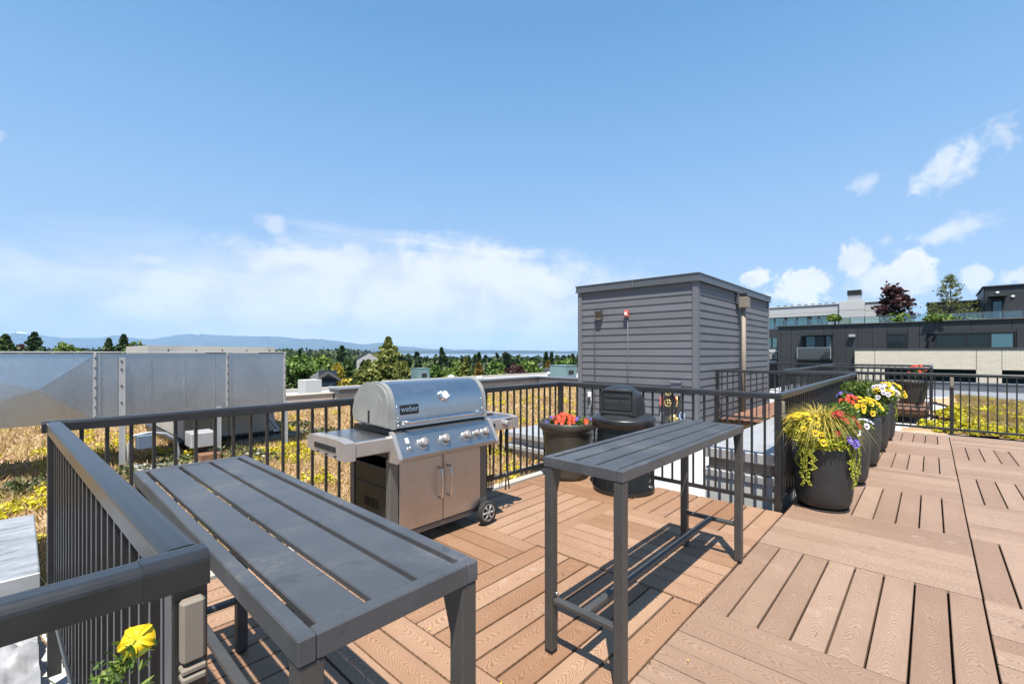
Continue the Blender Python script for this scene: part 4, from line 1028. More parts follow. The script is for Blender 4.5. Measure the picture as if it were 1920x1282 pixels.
tag(part('metal_pan', M_galvl, None, lambda b: b.prism([(-.55, 0), (.55, 0), (.45, .10), (-.45, .16)], -.35, .35, 0), (-8.4, 1.55, ZR+.02)), 'dented galvanised sheet lying on the grass under the duct', 'metal sheet')
for k, (x, y, rz, lab) in enumerate(((-9.7, 3.3, .25, 'grey plank leaning under the right end of the duct'), (-9.9, 3.75, .22, 'second grey plank behind the leaning plank under the duct'))):
    o = tag(part('loose_board', spk('grey_wood', (.28, .27, .26), rough=.8, var=.2, scale=5), None, lambda b: b.cbox(-.9, -.09, 0, .9, .09, .05, .006), (x, y, ZR+.12)), lab, 'board'); o.rotation_euler = (0, 0, R(90)+rz)
# parapets of our own roof
def wallthing(label, x0, y0, x1, y1, z0, z1, mw, mc):
    t = thing('parapet', label, 'parapet', (0, 0, 0)); part('wall', mw, t, lambda b: b.box(x0, y0, z0, x1, y1, z1-.04)); part('coping', mc, t, lambda b: b.cbox(x0-.04, y0-.04, z1-.0395, x1+.04, y1+.04, z1, .006)); return t
wallthing('cream parapet at the far left edge of the roof', -16.9, -14, -16.502, 8.0, ZR-3, -.02, M_cream, M_cream)
wallthing('grey capped parapet behind the grill lid', -16.9, 8.05, -16.1, 20.4, ZR-3, .13, M_coping, M_coping)
wallthing('grey parapet running from the roof corner to the stair house', -16.05, 19.6, -6.04, 20.4, ZR-3, .13, M_coping, M_coping)
wallthing('low grey parapet under the cream brick wall on the right', -6, 31.002, 9, 31.5, ZR-3, .02, M_coping, M_coping)
# crumpled membrane below the foreground railing
cr = MB(); nx = 90; cr.smooth = True
def crz(x, y): return ZR+.03+.20*abs(noise.noise(Vector((x*3, y*3, 1))))+.12*abs(noise.noise(Vector((x*7, y*9, 4))))+.035*noise.noise(Vector((x*16, y*14, 4)))
cr.add([(-4.4+3.2*i/nx, -2.2+2.28*j/nx, crz(-4.4+3.2*i/nx, -2.2+2.28*j/nx)) for i in range(nx+1) for j in range(nx+1)], [(i*(nx+1)+j, (i+1)*(nx+1)+j, (i+1)*(nx+1)+j+1, i*(nx+1)+j+1) for i in range(nx) for j in range(nx)])
tag(cr.build('crumpled_membrane', spk('dull_membrane', (.42, .42, .43), rough=.5, var=.2, scale=6)), 'crumpled white roofing below the railing in the lower left corner', 'roofing')
# ================================================================== roof planting
def inv(x, y, z):
    d = (HC-z)*FP/(y-661); l = (x-960)/FP*d; return (l*CN-d*SN, d*CN+l*SN)
ZG = ZR+.09
M_earth = mat('roof_garden_soil', rough=.95, fn=lambda q, b: (q.lk(q.ramp(q.noise(gcoord(q), 1.7, 7, .65), [(.3, (.30, .19, .10)), (.55, (.46, .31, .18)), (.75, (.32, .26, .09))]), b.inputs['Base Color']), bump(q, b, q.noise(gcoord(q), 30, 4, .7), .03, .8)))
def garden_z(x, y): return ZG+.05*noise.noise(Vector((x*.4, y*.4, 0)))+.02*noise.noise(Vector((x*1.7, y*1.7, 3)))
def garden(name, x0, y0, x1, y1, n, inside=None):
    b = MB(); nx, ny = n
    P = [(x0+(x1-x0)*i/nx, y0+(y1-y0)*j/ny) for i in range(nx+1) for j in range(ny+1)]
    b.add([(x, y, garden_z(x, y)) for x, y in P], [f for i in range(nx) for j in range(ny) for f in [(i*(ny+1)+j, (i+1)*(ny+1)+j, (i+1)*(ny+1)+j+1, i*(ny+1)+j+1)] if inside is None or inside(x0+(x1-x0)*(i+.5)/nx, y0+(y1-y0)*(j+.5)/ny)])
    return struct(b.build(name, M_earth))
def inL(x, y): return x < -3.72 and not (x > -4.9 and y < .12) and not (-5.6 < x < -3.75 and 5.5 < y < 7.6 and False) and not (x > -6.7 and y > 8.6) and not (x > -4.6 and y > 4.9)
garden('roof_garden', -16.45, -13.9, -3.72, 19.9, (50, 130), inL)
def inR(x, y):
    c = (x-3.4)/4.2; e = (y-18.4)/5.3
    return c*c*abs(c)+e*e*abs(e) < 1 if c < 0 else (x < 4.6+.12*(y-14) and abs(y-18.6) < 5.2)
def inR(x, y): return 13.3+.25*math.sin(x*2) < y < 25.8-1.3*max(0, x-.5) and x > .25+.3*math.sin(y*1.3)-(.5 if y < 15 else 0) and x < 6
garden('roof_garden', -.5, 13, 6, 26, (60, 110), inR)
def blades(name, label, P, H, Wd, m, cv, lean=.5, n_seg=1):
    n = len(P); a = rng.uniform(0, 6.283, n); d = np.stack([np.cos(a), np.sin(a), np.zeros(n)], 1)
    ln = rng.uniform(0, lean, n)[:, None]; b = rng.uniform(0, 6.283, n); u = np.stack([np.cos(b), np.sin(b), np.zeros(n)], 1)
    V = (d*ln+np.array([0, 0, 1]))*H[:, None]; U = u*Wd[:, None]*.5
    o = link(name, cards(name, P, U, V, cv, m, tri=True)); stuff(tag(o, label, 'grass')); return o
def scatter(n, x0, y0, x1, y1, ins, falloff=True, dmin=3.5):
    X = rng.uniform(x0, x1, n*4); Y = rng.uniform(y0, y1, n*4); D = -X*SN+Y*CN; Lt = X*CN+Y*SN
    k = rng.uniform(0, 1, n*4) < np.clip((dmin/np.maximum(np.hypot(X, Y), .1))**1.6, 0, 1) if falloff else np.ones(n*4, bool)
    k &= (D > -.5) & (np.abs(Lt) < D*1.35+2)
    pts = [(x, y, garden_z(x, y)) for x, y in zip(X[k], Y[k]) if ins(x, y)]
    return np.array(pts)
P = scatter(210000, -16.4, -10, -3.75, 19.8, inL)
far = np.hypot(P[:, 0], P[:, 1])
pat = np.array([noise.noise(Vector((x*.55, y*.55, 9)))*.5+noise.noise(Vector((x*2.1, y*2.1, 5)))*.35 for x, y, _ in P])
cv = np.clip(.36+pat*.55+rng.normal(0, .16, len(P)), 0, .8)
gr = rng.uniform(size=len(P)) < .10+.30*(pat > .22); cv[gr] = rng.uniform(.84, 1, gr.sum())
blades('dry_grass', 'dry tan grass covering the roof garden on the left', P, rng.uniform(.035, .13, len(P))*(1+.5*pat), .007+.0018*far, M_dry, cv, 1.5)
P = scatter(40000, -.5, 13, 6, 26, lambda x, y: inR(x, y) and y > 14.6-.25*x and x > .7, False); pat = np.array([noise.noise(Vector((x*.7, y*.7, 2))) for x, y, _ in P])
cv = np.clip(.25+pat*.4+rng.normal(0, .15, len(P)), 0, .8); gr = rng.uniform(size=len(P)) < .34; cv[gr] = rng.uniform(.84, 1, gr.sum())
blades('dry_grass', 'reddish dry grass on the roof garden beyond the far railing', P, rng.uniform(.05, .20, len(P)), np.full(len(P), .022), M_dry, cv, 1.2)
def patchstuff(name, label, spots, m, n, size, cvr=(0, 1), hgt=.10, ins=None):
    PP = []
    for (x, y, rx, ry) in spots:
        k = max(30, int(n*rx*ry)); a = rng.uniform(0, 6.283, k); r = np.sqrt(rng.uniform(0, 1, k))
        wob = 1+.3*np.sin(a*3+x)+.2*np.sin(a*5+y); X = x+np.cos(a)*r*rx*wob; Y = y+np.sin(a)*r*ry*wob
        for xx, yy, q in zip(X, Y, r):
            if ins and not ins(xx, yy): continue
            lump = .6+.4*abs(noise.noise(Vector((xx*9, yy*9, 2))))*2
            PP.append((xx, yy, garden_z(xx, yy)+hgt*lump*math.sqrt(max(0, 1-q*q))*random.uniform(.35, 1)+.01))
    PP = np.array(PP); U, V = leaf_axes(len(PP), size, .9)
    o = link(name, cards(name, PP, U, V, rng.uniform(*cvr, len(PP)), m)); return stuff(tag(o, label, 'ground cover'))
def gp(x, y, rx, ry): X, Y = inv(x, y, ZG); return (X, Y, rx, ry)
patchstuff('yellow_sedum', 'bright yellow sedum patches among the dry grass on the left', [gp(88, 848, .34, .22), gp(20, 958, .30, .26), (-4.25, .42, .35, .2), gp(70, 950, .2, .16), gp(505, 850, .45, .3), gp(545, 838, .35, .25), gp(548, 862, .3, .2), gp(240, 822, .25, .18), gp(300, 800, .25, .16), gp(95, 1010, .12, .12), gp(660, 865, .3, .18), gp(610, 905, .22, .16), gp(575, 850, .3, .2), gp(925, 850, .25, .2), gp(955, 840, .25, .2)], M_sedum, 5200, .016, (.3, 1))
spots = [(random.uniform(-13, -4), random.uniform(-1.5, 14), random.uniform(.05, .16), random.uniform(.05, .16)) for _ in range(150)]
patchstuff('yellow_sedum', 'scattered small yellow flower heads in the dry grass on the left', spots, M_sedum, 4200, .017, (.45, 1), .22, inL)
patchstuff('green_sedum', 'dark green sedum with pale seed heads below the duct', [gp(330, 868, .7, .35), gp(420, 850, .8, .4), gp(480, 860, .6, .3), gp(370, 900, .5, .3), gp(260, 890, .5, .35), gp(30, 925, .45, .18), gp(80, 915, .4, .16), gp(150, 900, .3, .2), gp(600, 815, .5, .4), gp(560, 800, .4, .3), gp(960, 845, .4, .3)], M_sage, 2600, .022, (0, 1), .16)
patchstuff('yellow_sedum', 'yellow flowering sedum at the front of the far right roof garden', [(x, 13.75+.2*math.sin(x*2)+(0 if k % 2 else .9), .55, .42) for k, x in enumerate(np.linspace(.1, 4.2, 13))]+[(.2, 15.2, .5, .6), (.35, 16.5, .4, .8), (.5, 18, .4, .7), (1.6, 20, .3, .3), (2.6, 18.7, .3, .5), (3.0, 19.4, .5, .3)], M_sedum, 4200, .028, (.1, 1), .18, inR)
spots = [(random.uniform(.4, 5), random.uniform(14, 24), random.uniform(.08, .3), random.uniform(.08, .3)) for _ in range(80)]
patchstuff('yellow_sedum', 'small yellow flower heads in the grass of the far right roof garden', spots, M_sedum, 2500, .026, (.4, 1), .2, inR)
# ------------------------------------------------------------------ terrain, water, hills
def ground_z(x, y):
    d = math.hypot(x, y); r = (x*CN+y*SN)/max(1, -x*SN+y*CN) if (-x*SN+y*CN) > 0 else -2
    z = -13-9.0*min(1, d/1000)-14*max(0, min(1, (d-1000)/1300))
    hill = max(0, min(1, (-.22-r)/.14)); hill = hill*hill*(3-2*hill)
    b = max(0, 1-abs(d-1500)/1100); b = b*b*(3-2*b)
    return z+hill*b*25+(1.5*noise.noise(Vector((x*.004, y*.004, 0))) if d > 60 else 0)
ds = [0, 20, 50, 90]+[90*1.16**k for k in range(1, 24)]; na = 120
b = MB(); vs = []
for d in ds:
    for k in range(na):
        a = 2*math.pi*k/na; x, y = d*math.sin(a), d*math.cos(a); vs.append((x, y, ground_z(x, y) if d < 2700 else -45))
b.smooth = True
b.add(vs, [(i*na+k, i*na+(k+1) % na, (i+1)*na+(k+1) % na, (i+1)*na+k) for i in range(len(ds)-1) for k in range(na)])
M_ground = mat('ground', rough=.95, fn=lambda q, bb: q.lk(q.ramp(q.noise(gcoord(q), .02, 6, .7), [(.35, (.035, .05, .02)), (.55, (.07, .085, .035)), (.7, (.16, .15, .12))]), bb.inputs['Base Color']))
struct(b.build('ground', M_ground))
def disc(name, r, z, m, n=96): return struct(part(name, m, None, lambda b: b.add([(r*math.cos(2*math.pi*k/n), r*math.sin(2*math.pi*k/n), z) for k in range(n)], [tuple(range(n))])))
M_water = mat('water', (.02, .05, .08), .12, fn=lambda q, bb: bump(q, bb, q.noise(q.vec(gcoord(q), (.02, .02, .02)), 1, 5, .6), 2.0, .5))
disc('sea', 29000, -35, M_water)
def ridge(name, prof, d0, d1, d2, m, zb=-40, rough=1.0, snow=None, rows=14, seed=0):
    """a range of hills: rises from d0 to its crest at d1 and falls to d2; prof = crest in (x px, y px) at d1"""
    b = MB(); b.smooth = True; xs = np.arange(prof[0][0], prof[-1][0]+1, 4.0); px = [p[0] for p in prof]; py = [p[1] for p in prof]; vs = []
    for x in xs:
        a, _ = azel(x, 661); crest = HC+(661-np.interp(x, px, py)+rough*1.6*(noise.noise(Vector((x*.045, seed, 0)))+.6*noise.noise(Vector((x*.15, seed, 5)))))*d1/FP
        rr = math.hypot(1, (x-960)/FP)
        for k in range(rows+1):
            t = k/rows
            dd = d0+(d1-d0)*t/.7 if t < .7 else d1+(d2-d1)*(t-.7)/.3
            h = (t/.7)**1.2 if t < .7 else 1-((t-.7)/.3)
            nz = noise.noise(Vector((a*38, t*5+seed, seed)))*.5+noise.noise(Vector((a*110, t*11, seed+4)))*.25
            z = zb+(crest-zb)*max(0, h+(nz*.34*rough*math.sin(min(1, t/.7)*math.pi) if t < .7 else 0))
            vs.append((dd*rr*math.sin(a), dd*rr*math.cos(a), z))
    n = rows+1
    b.add(vs, [(i*n+k, (i+1)*n+k, (i+1)*n+k+1, i*n+k+1) for i in range(len(xs)-1) for k in range(rows)])
    return struct(b.build(name, m))
def mount_fn(q, bb):
    p = gcoord(q); sp = q.n('ShaderNodeSeparateXYZ'); q.lk(p, sp.inputs[0])
    n = q.noise(p, .0016, 7, .65)
    z = q.m('ADD', sp.outputs[2], q.m('MULTIPLY', q.m('SUBTRACT', n, .5), 700.0))
    rock = q.ramp(n, [(.35, (.03, .045, .03)), (.65, (.07, .08, .06))])
    q.lk(q.mix(q.ss(z, 1000, 1060), rock, (.85, .87, .9)), bb.inputs['Base Color'])
M_mount = mat('mountain_rock', rough=.95, fn=mount_fn); M_shore = spk('far_shore', (.035, .05, .03), rough=.95, var=.4, scale=.004, world=True)
ridge('mountains', [(-500, 640), (-200, 632), (-60, 634), (0, 628), (22, 621), (40, 619), (56, 625), (80, 627), (110, 631), (150, 632), (190, 632), (205, 628), (225, 626), (240, 630), (280, 635), (300, 632), (330, 626), (370, 623), (400, 626), (450, 628), (520, 629), (560, 633), (600, 634), (640, 639), (668, 643), (686, 645), (700, 642), (716, 641), (735, 647), (780, 650), (800, 653), (830, 654), (880, 655), (930, 656), (1000, 657), (1100, 658), (1300, 659)], 19500, 24000, 27500, M_mount, -36, .9, seed=3)
ridge('far_shore', [(520, 657.5), (700, 656.8), (760, 656.5), (800, 656.5), (900, 657.4), (960, 656.2), (1010, 657), (1080, 658.5), (1200, 658.5), (1500, 658), (1900, 658)], 14500, 16500, 18500, M_shore, -36, .3, seed=8)

# ------------------------------------------------------------------ trees
def crown(kind, H, Rr, n, size, seed):
    r_ = np.random.default_rng(seed); P = []
    if kind == 'con':
        nt = int(H*2.2)+6
        t = r_.uniform(0, 1, n)**1.25; ti = (np.floor(t*nt)+r_.uniform(0, .75, n))/nt
        a = r_.uniform(0, 6.283, n); ph = r_.uniform(0, 6.283, nt+1); lay = np.floor(t*nt).astype(int)
        nb = 6; ab = (np.floor(a/6.283*nb)+.5)/nb*6.283+ph[lay]+r_.normal(0, .30, n)
        rr = Rr*(1-ti)**.82*(.12+.88*r_.uniform(0, 1, n)**.55)*(1+.34*np.sin(ph[lay]*3+np.floor(a/6.283*nb)*2.1))*(.8+.4*np.sin(ph[lay]*7.0)**2)+.06
        z = H*(.10+.90*ti)-rr*.30
        P = np.stack([rr*np.cos(ab), rr*np.sin(ab), z], 1)
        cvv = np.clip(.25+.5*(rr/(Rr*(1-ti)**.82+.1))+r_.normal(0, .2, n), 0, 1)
    elif kind == 'lay':
        nl = 26; zl = r_.uniform(0, 1, nl); al = r_.uniform(0, 6.283, nl); q = (1-zl)**.45*r_.uniform(.25, .95, nl)+.05
        q[zl > .75] *= .8
        k = r_.integers(0, nl, n); v = r_.normal(size=(n, 3))
        P = np.stack([(q[k]*np.cos(al[k])+v[:, 0]*.17)*Rr, (q[k]*np.sin(al[k])+v[:, 1]*.17)*Rr, H*(.12+.84*zl[k])+v[:, 2]*.055*H+.10*q[k]*Rr], 1)
        P[:, 0] += .22*Rr*(P[:, 2]/H); cvv = np.clip(.45+r_.normal(0, .25, n)+.2*v[:, 2], 0, 1)
    else:
        nl = 30; lob = r_.normal(size=(nl, 3)); lob /= np.linalg.norm(lob, axis=1, keepdims=True); lob *= r_.uniform(.35, .78, nl)[:, None]
        lr = r_.uniform(.20, .36, nl); k = r_.integers(0, nl, n); v = r_.normal(size=(n, 3)); v /= np.linalg.norm(v, axis=1, keepdims=True)
        p = lob[k]+v*(lr[k]*r_.uniform(.6, 1.02, n))[:, None]
        P = np.stack([p[:, 0]*Rr, p[:, 1]*Rr, H*.60+p[:, 2]*H*.40], 1); cvv = np.clip(.45+r_.normal(0, .22, n)+.2*(v[:, 2]), 0, 1)
    return P, cvv
TREES = {}
def tree_parts(kind, mk, H, Rr, n, size, hc):
    key = (kind, mk, random.randint(0, 2)) if False else None
    seed = random.randint(0, 9999)
    P, cvv = crown(kind, hc, Rr, n, size, seed); P[:, 2] += H-hc; U, V = leaf_axes(len(P), size, .35)
    me = cards('crown', P, U, V, cvv, LM[mk])
    b = MB(); b.tube([(0, 0, 0), (0, 0, H*.4), (0, 0, H*(.97 if kind == 'con' else .75))], [H*.020+.04, H*.014+.02, .02], 7)
    for k in range(7):
        a = random.uniform(0, 6.28); z0 = H-hc*random.uniform(.55, .95); b.tube([(0, 0, z0), (Rr*.35*math.cos(a), Rr*.35*math.sin(a), z0+hc*.08), (Rr*.65*math.cos(a), Rr*.65*math.sin(a), z0+hc*(.16 if kind != 'con' else .02))], [H*.006+.02, H*.004+.01, .01], 5)
    return me, b.mesh('trunk', M_bark)
def tree(label, xp, ytop, wpx, d, kind, mk, n=1500, base=None, size=None, ybot=None):
    X, Y, zt_ = atdist(xp, ytop, d); zb = ground_z(X, Y) if base is None else base
    H = zt_-zb; Rr = wpx/2*d/FP
    hc = min(H*.95, ((ybot or max(726, ytop+30 if xp > 300 else 690))-ytop)*d/FP*(1.12 if kind == 'con' else 1.25))
    if xp < 300: hc = min(H*.95, (700-ytop)*d/FP)
    cm, tm = tree_parts(kind, mk, H, Rr, n, size or .17*(d/60), hc)
    t = thing({'con': 'conifer_tree', 'rnd': 'broadleaf_tree', 'lay': 'maple_tree'}[kind], label, 'tree', (X, Y, zb), random.uniform(0, 6))
    link('trunk', tm, t); link('crown', cm, t); return t
tree('dark conifer at the far left edge above the duct', 10, 627, 66, 75, 'con', 'con', 2600)
tree('plum-leaved tree between the two leftmost conifers', 40, 642, 34, 85, 'rnd', 'plum', 900)
tree('pointed dark conifer standing above the left part of the duct', 65, 623, 52, 80, 'con', 'dark', 2200)
tree('rounded olive tree behind the duct, left of the bare tree', 121, 639, 40, 85, 'rnd', 'lime', 1200)
tree('low pale tree just left of the bare tree', 144, 648, 34, 90, 'rnd', 'lime', 900)
tree('left conifer of the clump right of the bare tree', 204, 634, 40, 80, 'con', 'con', 1500)
tree('tallest conifer of the clump right of the bare tree', 232, 627, 44, 84, 'con', 'dark', 2000)
tree('round green tree beside the beige air handler', 254, 641, 46, 78, 'rnd', 'round', 1500)
bt_ = thing('bare_tree', 'leafless tree standing above the duct', 'tree', (*atdist(166, 660, 90)[:2], -10))
def bare(b):
    b.tube([(0, 0, 0), (0, 0, 9)], [.2, .1], 6)
    for k in range(26):
        a = random.uniform(0, 6.28); z0 = random.uniform(8, 11.5); l = random.uniform(.8, 2.0); p1 = (l*.4*math.cos(a), l*.4*math.sin(a), z0+l*.5); p2 = (l*.8*math.cos(a+.3), l*.8*math.sin(a+.3), min(13.4, z0+l*1.1))
        b.tube([(0, 0, 9-random.random()*1.5), p1, p2], [.05, .035, .015], 4)
part('trunk', M_bark, bt_, bare)
tree('large bright green tree right of the duct end', 556, 662, 82, 58, 'rnd', 'round', 3600)
tree('green tree touching the duct end, lower crown', 575, 676, 70, 54, 'rnd', 'round', 2600)
tree('small dark conifer above the bright green tree', 562, 655, 16, 110, 'con', 'dark', 600)
tree('light green round tree above the white chimney block', 601, 662, 50, 78, 'rnd', 'lime', 2000)
tree('golden yellow conifer beside the small gabled house', 632, 680, 52, 50, 'con', 'gold', 2600)
tree('tall dark conifer behind the golden conifer', 641, 648, 44, 66, 'con', 'dark', 2600)
tree('dark conifer at the right shoulder of the golden conifer', 652, 672, 50, 56, 'con', 'con', 2400)
tree('olive conifer left of the largest conifer', 689, 676, 74, 54, 'con', 'olive', 3400)
tree('largest olive conifer, in the middle of the view', 728, 631, 98, 56, 'con', 'olive', 6000)
tree('olive conifer at the right foot of the largest conifer', 758, 676, 62, 54, 'con', 'olive', 3000)
for i, (lab, x, y, w, d, k, m) in enumerate([
    ('slim dark conifer rising right of the largest conifer', 828, 652, 22, 120, 'con', 'dark'), ('dense dark round tree behind the teal unit nearest the grill', 818, 680, 50, 84, 'rnd', 'round'),
    ('yellow-green bush-like tree above the grill lid', 840, 690, 32, 76, 'rnd', 'lime'), ('light green tree above the grill lid', 856, 676, 46, 98, 'rnd', 'lime'),
    ('drooping brown-green conifer above the right of the grill lid', 873, 670, 34, 82, 'con', 'olive'), ('small pointed conifer on the skyline, second right of the largest conifer', 898, 661, 18, 130, 'con', 'dark'),
    ('rusty orange-green tree above the dark railing', 898, 680, 28, 80, 'con', 'rust'), ('mid green tree left of the plum tree cluster', 928, 676, 54, 110, 'rnd', 'round'),
    ('dark plum tree on the wooded slope', 962, 680, 54, 92, 'rnd', 'plum'), ('light green tree right of the dark plum tree', 990, 674, 50, 105, 'rnd', 'lime'),
    ('conifer pair, left one, near the siding wall', 1024, 660, 20, 125, 'con', 'dark'), ('conifer pair, right one, near the siding wall', 1034, 661, 18, 128, 'con', 'dark'),
    ('rusty tree beside the teal unit near the siding wall', 1027, 676, 26, 84, 'con', 'rust'), ('green tree behind the teal unit near the siding wall', 1058, 668, 44, 110, 'rnd', 'round'),
    ('bushy conifer at the very edge of the siding wall', 1074, 664, 24, 112, 'con', 'con'), ('broad green tree low on the slope right of centre', 1005, 684, 44, 88, 'rnd', 'round'),
    ('olive tree low on the slope left of the plum tree', 934, 688, 40, 84, 'rnd', 'lime')]):
    tree(lab, x, y, w, d, k, m, 1400)
# the wood beyond: one mass
PP, UU, VV, CC = [], [], [], []
MI = []
def wood(n, dmin, dmax, k, mk, seed, name, label):
    r_ = np.random.default_rng(seed); P = []; S = []; Cv = []
    d = np.sqrt(r_.uniform(dmin**2, dmax**2, n)); r = r_.uniform(-1.3, 1.3, n)
    for dd, rr in zip(d, r):
        x, y = rr*dd*CN-dd*SN, dd*CN+rr*dd*SN
        if abs(noise.noise(Vector((x*.006, y*.006, 2)))) < .10 and r_.uniform() < .8: continue
        if dd < 140 and rr < 1: continue
        con = r_.uniform() < .42; H = r_.uniform(7, 12) if not con else r_.uniform(9, 16); Rr = H*(.24 if con else .42); z0 = ground_z(x, y)
        kk = k; t = r_.uniform(0, 1, kk)**(1.2 if con else 1); a = r_.uniform(0, 6.283, kk)
        q = Rr*((1-t)**.85 if con else np.sqrt(np.maximum(.04, 1-(2*t-1)**2)))*r_.uniform(.5, 1.05, kk)
        P.append(np.stack([x+q*np.cos(a), y+q*np.sin(a), z0+H*(.15+.85*t)], 1)); S.append(np.full(kk, H*.085*math.sqrt(60/k)))
        Cv.append(np.clip((.2 if con else .62)+r_.normal(0, .16)+r_.normal(0, .16, kk), 0, 1))
    P = np.concatenate(P); S = np.concatenate(S); Cv = np.concatenate(Cv); U, V = leaf_axes(len(P), 1.0, .4)
    o = link(name, cards(name, P, U*S[:, None], V*S[:, None], Cv, mk)); stuff(tag(o, label, 'wood'))
M_wood = leafmat('far_wood_leaves', [(0, (.018, .034, .014)), (.35, (.035, .055, .02)), (.7, (.075, .105, .03)), (1, (.13, .16, .05))], k=2.4)
wood(2600, 125, 420, 64, M_wood, 1, 'nearer_wood', 'wooded slope of mixed trees below the horizon')
wood(4200, 420, 1150, 22, M_wood, 2, 'farther_wood', 'far wooded suburb reaching to the water')
wood(5200, 1000, 2100, 12, M_wood, 3, 'headland_wood', 'tree-covered headland under the mountains')
# houses among the trees
def house(label, x, ybase, d, w, dp, h, mw, mr, rz=0, group=None, zb=None):
    X, Y, z0 = atdist(x, ybase, d); z0 = zb if zb is not None else z0
    t = thing('house', label, 'house', (X, Y, z0), rz, group)
    part('wall', mw, t, lambda b: b.prism([(-w/2, -4), (w/2, -4), (w/2, h), (0, h+w*.3), (-w/2, h)], -dp/2, dp/2, 1))
    part('roof', mr, t, lambda b: b.prism([(-w/2-.4, h-.2), (0, h+w*.3+.12), (w/2+.4, h-.2), (w/2+.4, h+.05), (0, h+w*.3+.38), (-w/2-.4, h+.05)], -dp/2-.4, dp/2+.4, 1))
    for k in (-1, 1): part('window', MATS['window_dark'], t, lambda b: b.box(k*w*.22-.5, -dp/2-.03, h*.35, k*w*.22+.5, -dp/2-.005, h*.35+1.2))
    return t
mat('window_dark', (.03, .04, .05), .1)
M_hw = spk('house_white', (.62, .60, .57), rough=.8, var=.08, scale=1); M_hr = spk('house_roof', (.15, .145, .145), rough=.85, var=.2, scale=1); M_hb = spk('house_blue_grey', (.20, .22, .24), rough=.8)
house('small grey gabled house between the white block and golden conifer', 609, 716, 47, 1.6, 5, .35, M_hb, M_hr, YAW+.5)
house('long white building with grey roof left of the largest conifer', 692, 681, 240, 12, 16, 2.6, M_hw, M_hr, YAW+.3)
for k in range(22):
    x = random.uniform(545, 790); d = random.uniform(700, 1500); X, Y, _ = atdist(x, 661, d); zz = ground_z(X, Y)
    house('pale distant house among the trees under the mountains', x, 661, d, random.uniform(7, 12), random.uniform(7, 10), random.uniform(7, 9), random.choice((M_hw, M_hb, M_hb)), M_hr, random.uniform(0, 6), 'distant houses', zb=zz)
for lab, x, y, d in (('pale house roof between the orange tree and the teal unit', 912, 693, 170), ('grey roofed house near the siding wall', 1016, 690, 175), ('white house above the teal unit nearest the grill', 812, 684, 260)):
    house(lab, x, y, d, 6, 7, 2.2, M_hw, M_hr, YAW+random.uniform(-.6, .6), None, zb=HC-(y-661)*d/FP-2.2)
# ------------------------------------------------------------------ neighbouring flat roofs
def flatblock(label, x0, y0, x1, y1, zt, m, mw, lip=.25):
    t = thing('neighbour_building', label, 'building', ((x0+x1)/2, (y0+y1)/2, -13)); w, d = (x1-x0)/2, (y1-y0)/2; h = zt+13
    part('wall', mw, t, lambda b: b.box(-w, -d, 0, w, d, h-.01)); part('flat_roof', m, t, lambda b: b.box(-w+.3, -d+.3, h-.009, w-.3, d-.3, h))
    for a in ((-w, -d, w, -d+.3), (-w, d-.3, w, d), (-w, -d+.301, -w+.3, d-.301), (w-.3, -d+.301, w, d-.301)): part('roof_edge', mw, t, lambda b: b.cbox(a[0], a[1], h-.008, a[2], a[3], h+lip, .02))
    return t
flatblock('white roofed building beyond the cream parapet on the left', -36, -6, -18.2, 24, -1.55, M_white, M_cream)
flatblock('white roofed building beyond the grey parapet in the middle', -40, 24.3, -18.2, 52, -1.55, M_white, M_cream)
flatblock('grey edged roof in front of the far teal unit', -42, 52.3, -22, 70, -1.2, M_white, M_coping, .35)
M_teal = spk('teal_enamel', (.22, .34, .35), rough=.5, var=.08, scale=1)
def teal(label, x, yb, ytop, wpx, d, base):
    X, Y, _ = atdist(x, yb, d); h = (yb-ytop)*d/FP; w = wpx*d/FP
    t = thing('roof_unit', label, 'air unit', (X, Y, base), 0)
    part('cabinet', M_teal, t, lambda b: b.cbox(-w*.45, -w*.45, 0, w*.45, w*.45, h, .03)); part('cap', M_teal, t, lambda b: b.cbox(-w*.47, -w*.47, h+.001, w*.47, w*.47, h+.06, .02))
    part('louvre', M_dark, t, lambda b: b.box(w*.4505, -w*.2, h*.25, w*.455, w*.2, h*.6))
    return t
teal('teal roof unit left of the grill lid top', 788, 712, 690, 28, 49, -1.5); teal('teal roof unit against the siding wall', 1056, 706, 684, 40, 55, -1.5)
tag(part('white_block', M_hw, None, lambda b: b.cbox(-.55, -.55, 0, .55, .55, 1.25, .02), (*atdist(581, 724, 30)[:2], -1.55)), 'cream chimney block on the white roof left of the golden conifer', 'chimney')
for k, (x, y, d, lab) in enumerate(((899, 706, 46, 'small rooftop fan on the white roof above the railing'), (846, 703, 48, 'low white vent on the white roof above the grill lid'), (1030, 702, 56, 'white vent box beside the teal unit by the siding wall'))):
    X, Y, _ = atdist(x, y, d); t = thing('roof_vent', lab, 'roof vent', (X, Y, -1.55)); part('stack', M_hw, t, lambda b: b.lathe([(.25, 0), (.25, .4)], 14)); part('cap', M_hw, t, lambda b: b.lathe([(.42, .4), (.42, .5), (.2, .68), (0, .7)], 16))
